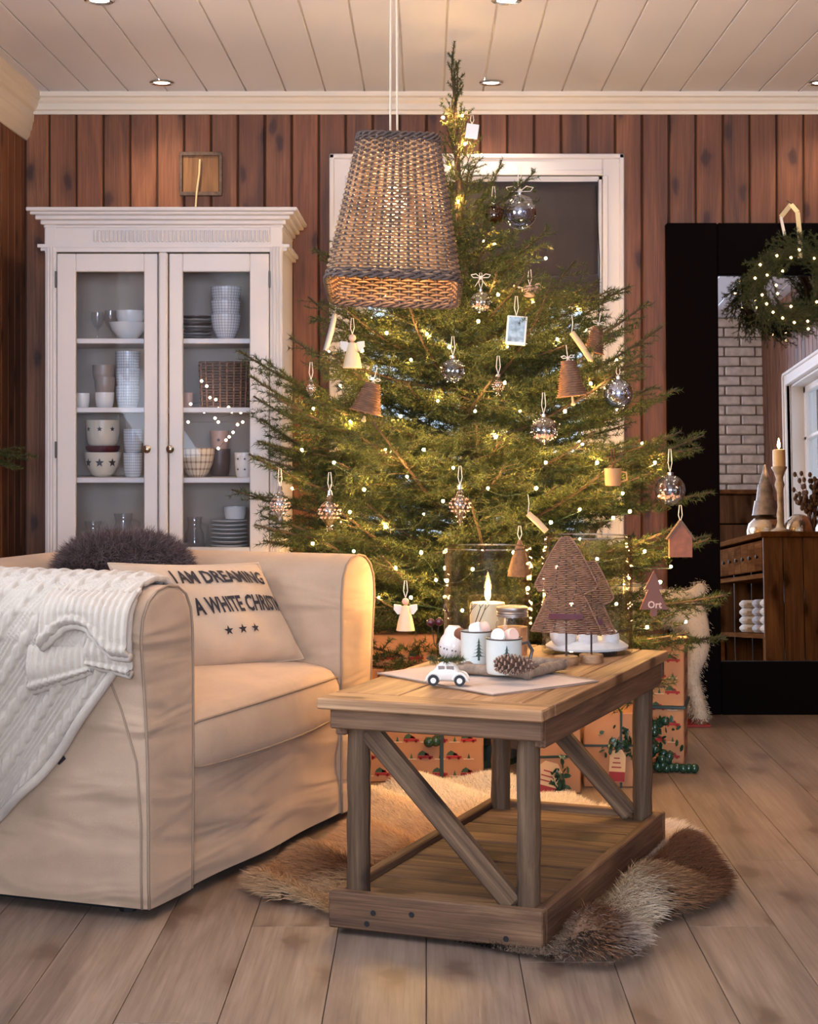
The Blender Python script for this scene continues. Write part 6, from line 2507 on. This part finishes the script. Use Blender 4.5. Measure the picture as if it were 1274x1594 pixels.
def ribbed_glass(px, shelf, rpx, hpx, label, dy=0.0):
    s_ = (GY + dy) / FPX
    R_, H_ = rpx * s_, hpx * s_
    root = empty('glass_jug', ((px - VPX) * s_, GY + dy, shelf), 0, label, 'glass jug', 'glassware in the cabinet')
    MB().lathe([(0.0, 0.0), (R_ * 0.8, 0.0), (R_, H_ * 0.25), (R_ * 0.9, H_ * 0.6), (R_ * 0.6, H_ * 0.8), (R_ * 0.75, H_)], 20, capb=False, capt=False).build('body', M_glassb, root, True)
    MB().tube([(R_ * 0.62, 0, H_ * 0.86), (R_ * 1.25, 0, H_ * 0.8), (R_ * 1.3, 0, H_ * 0.45), (R_ * 0.95, 0, H_ * 0.3)], 0.005, 8).build('handle', M_glassb, root, True)


# top shelf
wine_glass(152, S1, 10, 46, 'clear stem glass on the top shelf, left of the white bowl', 0.06)
wine_glass(172, S1, 10, 50, 'clear stem glass on the top shelf, just behind the white bowl rim', 0.14)
vessel('bowl', 200, S1, 31, 27, DISH, M_porc, 'wide white bowl on the top left shelf', 'bowl', -0.05, group=G)
vessel('bowl', 203, S1, 23, 19, CUP, M_porc, 'small white dish standing inside the wide white bowl', 'bowl', -0.05, 27 * GY / FPX * 0.97, group=G)
plates(306, S1, 24, 7, 0.0135, [M_brownc, M_greyc], 'dark plate stack on the top right shelf', 'dark plates on the top right shelf')
for k in range(3):
    vessel('bowl', 352, S1, 24, 40, BOWL, M_check, ('lowest', 'middle', 'topmost')[k] + ' of three nested blue-grey checked bowls', 'bowl', -0.04, k * 0.052, group='nested checked bowls')
# second shelf
vessel('cup', 128, S2, 12, 23, CUP, M_porc, 'small white cup at the left end of the second shelf', 'cup', -0.04, group=G)
vessel('cup', 163, S2, 15, 24, CUP, M_porc, 'small white cup under the stack of grey cups', 'cup', -0.04, group=G)
for k in range(2):
    vessel('cup', 163 - 2 * k, S2, 16 + k, 25, CUP, M_greyc, ('lower', 'upper')[k] + ' grey cup stacked on the small white cup', 'cup', -0.04, 0.056 + 0.045 * k, group='stacked grey cups')
for k in range(3):
    vessel('mug', 199, S2, 19, 34, CUP, M_check, ('lowest', 'middle', 'topmost')[k] + ' of three white checked mugs on the second shelf', 'mug', 0.0, 0.066 * k, group='tall stack of checked mugs')
bs = empty('wicker_basket', (sx(352), GY, S2), 0, 'square wicker basket on the second right shelf', 'basket', None)
mb = MB()
woven(mb, lambda t_: 0.086 + 0.008 * t_, 0.005, 0.17, 17, 28, 0.0025, 0.0045, nseg=2, depth=0.9)
o = mb.build('weave', M_wickerd, bs, 'full'); tag(o, kind='stuff')
MB().box((0, 0, 0.006), (0.165, 0.15, 0.01)).build('bottom', M_wickerd, bs)
mb = MB()
for i in range(28):
    x, y = sq_pt(i / 28, 0.088)
    mb.tube([(x, y * 0.9, 0), (x * 1.07, y * 0.97, 0.175)], 0.004, 5)
mb.build('stakes', M_wicker, bs)
vessel('cup', 293, S2, 9, 24, CUP, M_pinkc, 'small pink cup left of the wicker basket', 'cup', 0.04, group=G)


def stars_on(root, R_, z, n, s_, a0=-PI / 2, mat=None):
    for k in range(n):
        a = a0 + (k - (n - 1) / 2) * 0.75
        poly = []
        for i in range(10):
            r = s_ if i % 2 == 0 else s_ * 0.42
            t_ = PI / 2 + i * PI / 5
            aa = a + r * math.cos(t_) / R_
            poly.append((R_ * math.cos(aa), R_ * math.sin(aa), z + r * math.sin(t_)))
        c = (R_ * math.cos(a), R_ * math.sin(a), z)
        MB().add([c] + poly, [(0, 1 + i, 1 + (i + 1) % 10) for i in range(10)]).build('star', mat or M_star, root)


# third shelf
k0 = GY / FPX
r = vessel('bowl', 160, S3, 29, 38, BOWL, M_cream, 'cream footed bowl with dark stars on the third left shelf', 'bowl', 0.0, group=G)
stars_on(r, 27.5 * k0, 22 * k0, 3, 0.018)
r = vessel('bowl', 160, S3, 27, 10, CUP, M_redribbon, 'dark red dish between the two star bowls', 'bowl', 0.0, 38 * k0, group=G)
r = vessel('canister', 160, S3, 27, 40, CUP, M_cream, 'cream star canister on top of the red dish', 'canister', 0.0, 48 * k0, group=G)
stars_on(r, 27.2 * k0, 26 * k0, 3, 0.011)
for k in range(2):
    vessel('mug', 207, S3, 15, 37, CUP, M_check, ('lower', 'upper')[k] + ' white checked mug on the third left shelf', 'mug', -0.02, 37 * k0 * k, group='checked mugs on the third shelf')
vessel('bowl', 307, S3, 28, 45, BOWL, M_plaid, 'large beige plaid bowl on the third right shelf', 'bowl', -0.04, group=G)
r = vessel('bowl', 342, S3, 15, 30, CUP, M_pinkc, 'pink star bowl behind the plaid bowl', 'bowl', 0.12, 0.10, group=G)
stars_on(r, 15 * k0, 16 * k0, 1, 0.009)
vessel('pot', 342, S3, 17, 42, CUP, M_brownc, 'dark brown pot under the pink star bowl', 'pot', 0.12, group=G)
r = vessel('mug', 380, S3, 15, 38, CUP, M_porc, 'white mug with dark dots at the right of the third shelf', 'mug', -0.05, group=G)
stars_on(r, 15.2 * k0, 12 * k0, 2, 0.006, -PI / 2 - 0.2); stars_on(r, 15.2 * k0, 28 * k0, 2, 0.006, -PI / 2 - 0.2)
# bottom shelf
for (px, rp, hp, dy, lab) in ((145, 18, 60, 0.0, 'clear glass jug at the left of the bottom shelf'), (192, 20, 70, 0.08, 'larger clear glass jug at the middle of the bottom left shelf')):
    ribbed_glass(px, S4, rp, hp, lab, dy)
ribbed_glass(303, S4, 16, 66, 'clear glass jug beside the white plate stack', 0.02)
plates(357, S4, 29, 10, 0.0155, [M_porc], 'white plate stack on the bottom right shelf', 'white plates on the bottom shelf')
vessel('bowl', 366, S4, 18, 20, CUP, M_porc, 'white bowl standing on the white plate stack', 'bowl', 0.0, 0.0155 * 9 + 0.0135, group=G)
# glowing beads added to imitate fairy-light reflections in the right door's glass
fl2 = empty('reflection_beads', (sx(345), 6.69, S3), 0, 'tiny glowing beads imitating light reflections in the right cabinet door', 'string lights')
cb = MB().ball((0, 0, 0), 0.0052, 8, 6).mesh('bulb', emit('reflection_glow', (1.0, 0.66, 0.36, 1), 14.0), 'full')
cpts = [(314, 593), (322, 601), (327, 619), (336, 622), (297, 629), (318, 641), (326, 640), (340, 636), (356, 634), (361, 641), (375, 642), (335, 651), (340, 657), (293, 657), (378, 657), (370, 661), (363, 673), (357, 680), (352, 685), (340, 698)]
ww = []
for (px, py) in cpts:
    p = at(px, py, 6.665) - fl2.location
    link('bulb', cb, fl2, p); ww.append(p)
MB().tube(ww, 0.0007, 4).build('wire', M_iron, fl2)

# ================================================================== furry toy animal between presents and mirror
M_plush = vcol('plush', 0.9)
an_ = empty('plush_goat', (0.858, 6.76, 0.0), 0.0, 'cream furry toy goat standing behind the presents beside the mirror', 'toy animal')


def skin_body(verts, edges, radii, name, mat, parent, sub=2):
    me = bpy.data.meshes.new(name)
    me.from_pydata(verts, edges, [])
    o = link(name, me, parent)
    sk = o.modifiers.new('skin', 'SKIN')
    for i, r_ in enumerate(radii):
        me.skin_vertices[0].data[i].radius = (r_, r_)
    me.skin_vertices[0].data[0].use_root = True
    ss = o.modifiers.new('sub', 'SUBSURF'); ss.levels = sub; ss.render_levels = sub
    dg = bpy.context.evaluated_depsgraph_get()
    dg.update()
    m2 = bpy.data.meshes.new_from_object(o.evaluated_get(dg))
    o.modifiers.clear()
    o.data = m2
    m2.materials.clear(); m2.materials.append(mat)
    m2.polygons.foreach_set('use_smooth', [True] * len(m2.polygons))
    return o


gv = [(0.10, 0, 0.44), (0.0, 0, 0.445), (-0.12, 0, 0.45), (-0.20, 0, 0.52), (-0.25, 0, 0.62), (-0.31, 0, 0.63), (-0.38, 0, 0.60),
      (0.15, -0.06, 0.40), (0.17, -0.065, 0.30), (0.135, -0.065, 0.19), (0.165, -0.065, 0.07), (0.175, -0.065, 0.015),
      (0.12, 0.06, 0.40), (0.14, 0.065, 0.30), (0.105, 0.065, 0.19), (0.135, 0.065, 0.07), (0.145, 0.065, 0.015),
      (-0.13, -0.055, 0.38), (-0.13, -0.055, 0.22), (-0.125, -0.055, 0.06), (-0.135, -0.055, 0.015),
      (-0.13, 0.055, 0.38), (-0.13, 0.055, 0.22), (-0.125, 0.055, 0.06), (-0.135, 0.055, 0.015), (0.17, 0, 0.49), (0.19, 0, 0.53)]
ge = [(0, 1), (1, 2), (2, 3), (3, 4), (4, 5), (5, 6), (0, 7), (7, 8), (8, 9), (9, 10), (10, 11), (0, 12), (12, 13), (13, 14), (14, 15), (15, 16), (2, 17), (17, 18), (18, 19), (19, 20), (2, 21), (21, 22), (22, 23), (23, 24), (0, 25), (25, 26)]
gr = [0.055, 0.068, 0.072, 0.06, 0.05, 0.045, 0.025, 0.058, 0.046, 0.028, 0.026, 0.028, 0.055, 0.042, 0.026, 0.024, 0.026, 0.045, 0.03, 0.024, 0.026, 0.045, 0.03, 0.024, 0.026, 0.03, 0.018]
M_goat = plain('goat_skin', srgb(214, 192, 164), 0.95)
gb = skin_body(gv, ge, gr, 'body', M_goat, an_)
mg = gb.data
nv_ = len(mg.vertices)
co = np.empty(nv_ * 3, np.float32); mg.vertices.foreach_get('co', co); co = co.reshape(-1, 3)
no = np.empty(nv_ * 3, np.float32); mg.vertices.foreach_get('normal', no); no = no.reshape(-1, 3)
ii = rng.integers(0, nv_, 12000)
n = len(ii)
P3 = co[ii] + rng.normal(scale=0.006, size=(n, 3))
cols = np.array(srgb(206, 186, 158)[:3]) * rng.uniform(0.75, 1.1, n)[:, None]
V, T, C = fur(P3, no[ii], rng.uniform(0.007, 0.016, n), np.array([0, 0, -0.7]) + rng.normal(scale=0.25, size=(n, 3)), cols, 0.0012)
V[:, 2] = np.maximum(V[:, 2], 0.002)
o = link('fur', fast_mesh('fur', V, T, M_plush, C), an_); tag(o, kind='stuff')
MB().box((0.155, 0, 0.004), (0.10, 0.20, 0.008), None, 0.002).build('red_base', M_red, an_)
for s in (-1, 1):
    MB().tube([(-0.25, s * 0.03, 0.66), (-0.22, s * 0.045, 0.74), (-0.15, s * 0.05, 0.78)], [0.012, 0.009, 0.003], 8).build('horn', M_wickerd, an_, True)
    MB().ball((-0.315, s * 0.036, 0.645), 0.007, 8, 6).build('eye', M_black, an_, 'full')
    for (x, y) in ((0.17, -0.065), (0.14, 0.065), (-0.135, -0.055), (-0.135, 0.055)) if s == 1 else ():
        MB().lathe([(0.024, 0.0), (0.026, 0.012), (0.024, 0.03)], 12, c=(x, y, 0)).build('hoof', M_copper, an_, True)

# ================================================================== fir swag on the left wall (its tip shows at the left edge)
sw = empty('fir_swag', (RX0 + 0.02, 6.30, 1.03), 0, 'green fir sprig poking in at the left edge by the wall', 'fir sprig')
for (yaw, pit, L) in ((-0.15, -0.05, 0.19), (-0.4, 0.12, 0.16), (-0.7, -0.3, 0.17), (-0.05, -0.35, 0.15)):
    o = link('sprig', BR[0.2][0], sw)
    o.matrix_local = Matrix.Rotation(yaw, 4, 'Z') @ Matrix.Rotation(-pit, 4, 'Y') @ Matrix.Diagonal((L / 0.2,) * 3 + (1,))
MB().tube([(-0.015, 0, 0), (0.0, 0, 0.0), (0.0, 0, 0.05)], 0.003, 5).build('hook', M_iron, sw)

# ================================================================== sideboard and its things, beside the camera's view and seen in the mirror
SB0, SB1, SBY0, SBY1, SBH = 1.775, 2.20, 3.05, 4.60, 0.83
M_sbw = wood('sideboard_wood', (srgb(70, 48, 36), srgb(104, 76, 56), srgb(134, 100, 74)), 'z', 0.65, 1.4, knots=0.8, knot_col=srgb(46, 30, 22), bmp=0.4, plankvar=0.25, spec=0.05)
M_sbt = wood('sideboard_top', (srgb(74, 48, 30), srgb(106, 72, 46), srgb(130, 92, 62)), 'y', 0.8, 1.3, plankvar=0.1, spec=0.0)
sbd = empty('sideboard', ((SB0 + SB1) / 2, (SBY0 + SBY1) / 2, 0), 0, 'rustic wooden sideboard with small drawers reflected in the mirror', 'sideboard')
hx, hy = (SB1 - SB0) / 2, (SBY1 - SBY0) / 2
for s in (-1, 1):
    for k in range(4):
        w = 2 * hx / 4
        me = shared_box('end_plank', (w - 0.003, 0.024, SBH - 0.03), M_sbw, 0.003)
        link('end_plank', me, sbd, (-hx + w * (k + 0.5), s * (hy - 0.012), (SBH - 0.03) / 2))
MB().box((0, 0, SBH - 0.015), (2 * hx + 0.03, 2 * hy + 0.03, 0.03), None, 0.004).build('top', M_sbt, sbd)
MB().box((hx - 0.01, 0, SBH / 2), (0.015, 2 * hy - 0.05, SBH - 0.04)).build('back_panel', M_sbw, sbd)
MB().box((0, 0, 0.60), (2 * hx - 0.02, 2 * hy - 0.05, 0.024)).build('divider', M_sbt, sbd)
MB().box((0, 0, 0.28), (2 * hx - 0.02, 2 * hy - 0.05, 0.024)).build('shelf', M_sbt, sbd)
nd = 7
for k in range(nd):
    w = (2 * hy - 0.06) / nd
    dr = MB().box((-hx + 0.008, -hy + 0.03 + w * (k + 0.5), 0.705), (0.02, w - 0.012, 0.16), None, 0.004).build('drawer', M_sbt, sbd)
    MB().lathe([(0.006, 0), (0.012, 0.014), (0.0, 0.02)], 10, capt=False, M=Matrix.Rotation(-PI / 2, 4, 'Y'), c=(-hx - 0.002, -hy + 0.03 + w * (k + 0.5), 0.70)).build('knob', M_iron, dr, True)
for s in (-1, 1):
    MB().box((-hx + 0.02, s * (hy - 0.035), 0.14), (0.04, 0.04, 0.28), None, 0.003).build('post', M_sbt, sbd)
# folded blankets and a ball on its shelf
M_blue = fabric('striped_linen', srgb(150, 150, 162), 0.2, (8, 8, 8))
M_blue2 = fabric('pale_linen', srgb(196, 188, 180), 0.2, (8, 8, 8))
for i, (y, m_, lab) in enumerate(((4.36, M_blue2, 'pale folded blanket at the end of the sideboard shelf in the mirror'), (4.12, M_blue, 'blue-grey folded blanket next to the pale one in the mirror'), (3.72, M_blue2, 'pale folded blanket deeper along the sideboard shelf in the mirror'))):
    root = empty('folded_blanket', (1.96, y, 0.293), 0, lab, 'blanket', 'folded blankets on the sideboard shelf')
    for k in range(4):
        MB().box((0, 0, 0.025 + 0.046 * k), (0.30, 0.19 - 0.006 * k, 0.044), None, 0.016).build('fold', m_, root, True)
# candlestick with a lit candle
cs = empty('candlestick', (1.905, 4.42, SBH), 0, 'turned wooden candlestick on the sideboard in the mirror', 'candlestick')
MB().lathe([(0.05, 0), (0.05, 0.015), (0.025, 0.03), (0.016, 0.06), (0.02, 0.10), (0.013, 0.14), (0.015, 0.22), (0.028, 0.26), (0.018, 0.29), (0.03, 0.33), (0.042, 0.35), (0.042, 0.358), (0, 0.358)], 18, capt=False).build('stem', plain('silvered_wood', srgb(190, 176, 158), 0.5, var=0.3), cs, True)
cd = empty('pillar_candle', (1.905, 4.42, SBH + 0.358), 0, 'lit pillar candle on the turned candlestick in the mirror', 'candle')
MB().lathe([(0, 0), (0.034, 0), (0.034, 0.09), (0.028, 0.092), (0, 0.086)], 20, capb=False, capt=False).build('wax', M_wax, cd, True)
MB().tube([(0, 0, 0.085), (0, 0, 0.10)], 0.0012, 5).build('wick', M_black, cd)
MB().lathe([(0.001, 0.096), (0.008, 0.108), (0.009, 0.12), (0.005, 0.14), (0.001, 0.155)], 10).build('flame', M_flame, cd, True)
light('sideboard_candle_light', 'POINT', cd.location + Vector((0, 0, 0.125)), (0, 0, 0), 1.5, (1.0, 0.6, 0.28), shadow_soft_size=0.005)
# silver cone tree and silver bowls
ct = MB().lathe([(0, 0), (0.075, 0.0), (0.06, 0.08), (0.052, 0.082), (0.04, 0.17), (0.034, 0.172), (0.004, 0.28)], 22, capb=False).build('cone_tree', plain('silver_cone', srgb(140, 128, 122), 0.5, 0.5, var=0.3, bmp=0.5, bscale=120), None, True, loc=(1.86, 4.25, SBH + 0.105))
tag(ct, 'grey cone-shaped tree on the silver bowl in the mirror', 'decoration')
for (x, y, r_, lab) in ((1.80 + 0.06, 4.25, 0.105, 'mercury glass bowl turned over on the sideboard in the mirror'), (2.02, 4.36, 0.085, 'smaller mercury glass bowl beside the candlestick in the mirror')):
    root = empty('silver_bowl', (x, y, SBH), 0, lab, 'bowl', 'mercury glass bowls')
    MB().lathe([(r_ * 0.98, 0), (r_, 0.02), (r_ * 0.9, 0.06), (r_ * 0.6, 0.09), (r_ * 0.3, 0.104), (0, 0.105)], 26, capb=True, capt=False).build('shell', plain('mercury_' + str(r_), srgb(214, 190, 160), 0.18, 1.0, bmp=0.8, bscale=70), root, True)
# dried twig bush
tw_ = empty('dried_bush', (2.06, 4.52, SBH), 0, 'dried brown twig bush at the right edge of the mirror', 'dried plant')
q = random.Random(12)
for k in range(26):
    a, e = q.uniform(0, 6.28), q.uniform(0.5, 1.4)
    L = q.uniform(0.2, 0.42)
    d = Vector((math.cos(a) * math.cos(e) * 0.4, math.sin(a) * math.cos(e) * 0.25, math.sin(e)))
    p0 = Vector((0, 0, 0.0)); p1 = d * L * 0.5 + Vector((0, 0, 0.02)); p2 = d * L + Vector((q.uniform(-0.03, 0.03), 0, 0))
    mb = MB().tube([p0, p1, p2], [0.003, 0.0022, 0.0012], 4)
    for j in range(5):
        c = p1.lerp(p2, j / 4)
        mb.ball(c + Vector((q.uniform(-0.012, 0.012), q.uniform(-0.01, 0.01), 0)), 0.011, 6, 4, (1, 1, 1.4))
    mb.build('twig', M_wickerd, tw_)
# log chest by the chimney
lc = empty('log_chest', (2.05, 1.98, 0), 0, 'brown wooden chest before the brick chimney in the mirror', 'chest')
for k in range(6):
    MB().box((0, 0, 0.10 + 0.20 * k), (0.46, 0.30, 0.192), None, 0.006).build('board', M_sbw, lc)
MB().box((0, 0, 1.215), (0.50, 0.34, 0.03), None, 0.005).build('lid', M_sbt, lc)

# small glows that light nothing much are left out of direct light sampling (their lamps do that work)
for nm_ in ('wreath_bulb', 'reflection_glow', 'flame', 'lamp_bulb', 'downlight_lens'):
    MATS[nm_].cycles.emission_sampling = 'NONE'
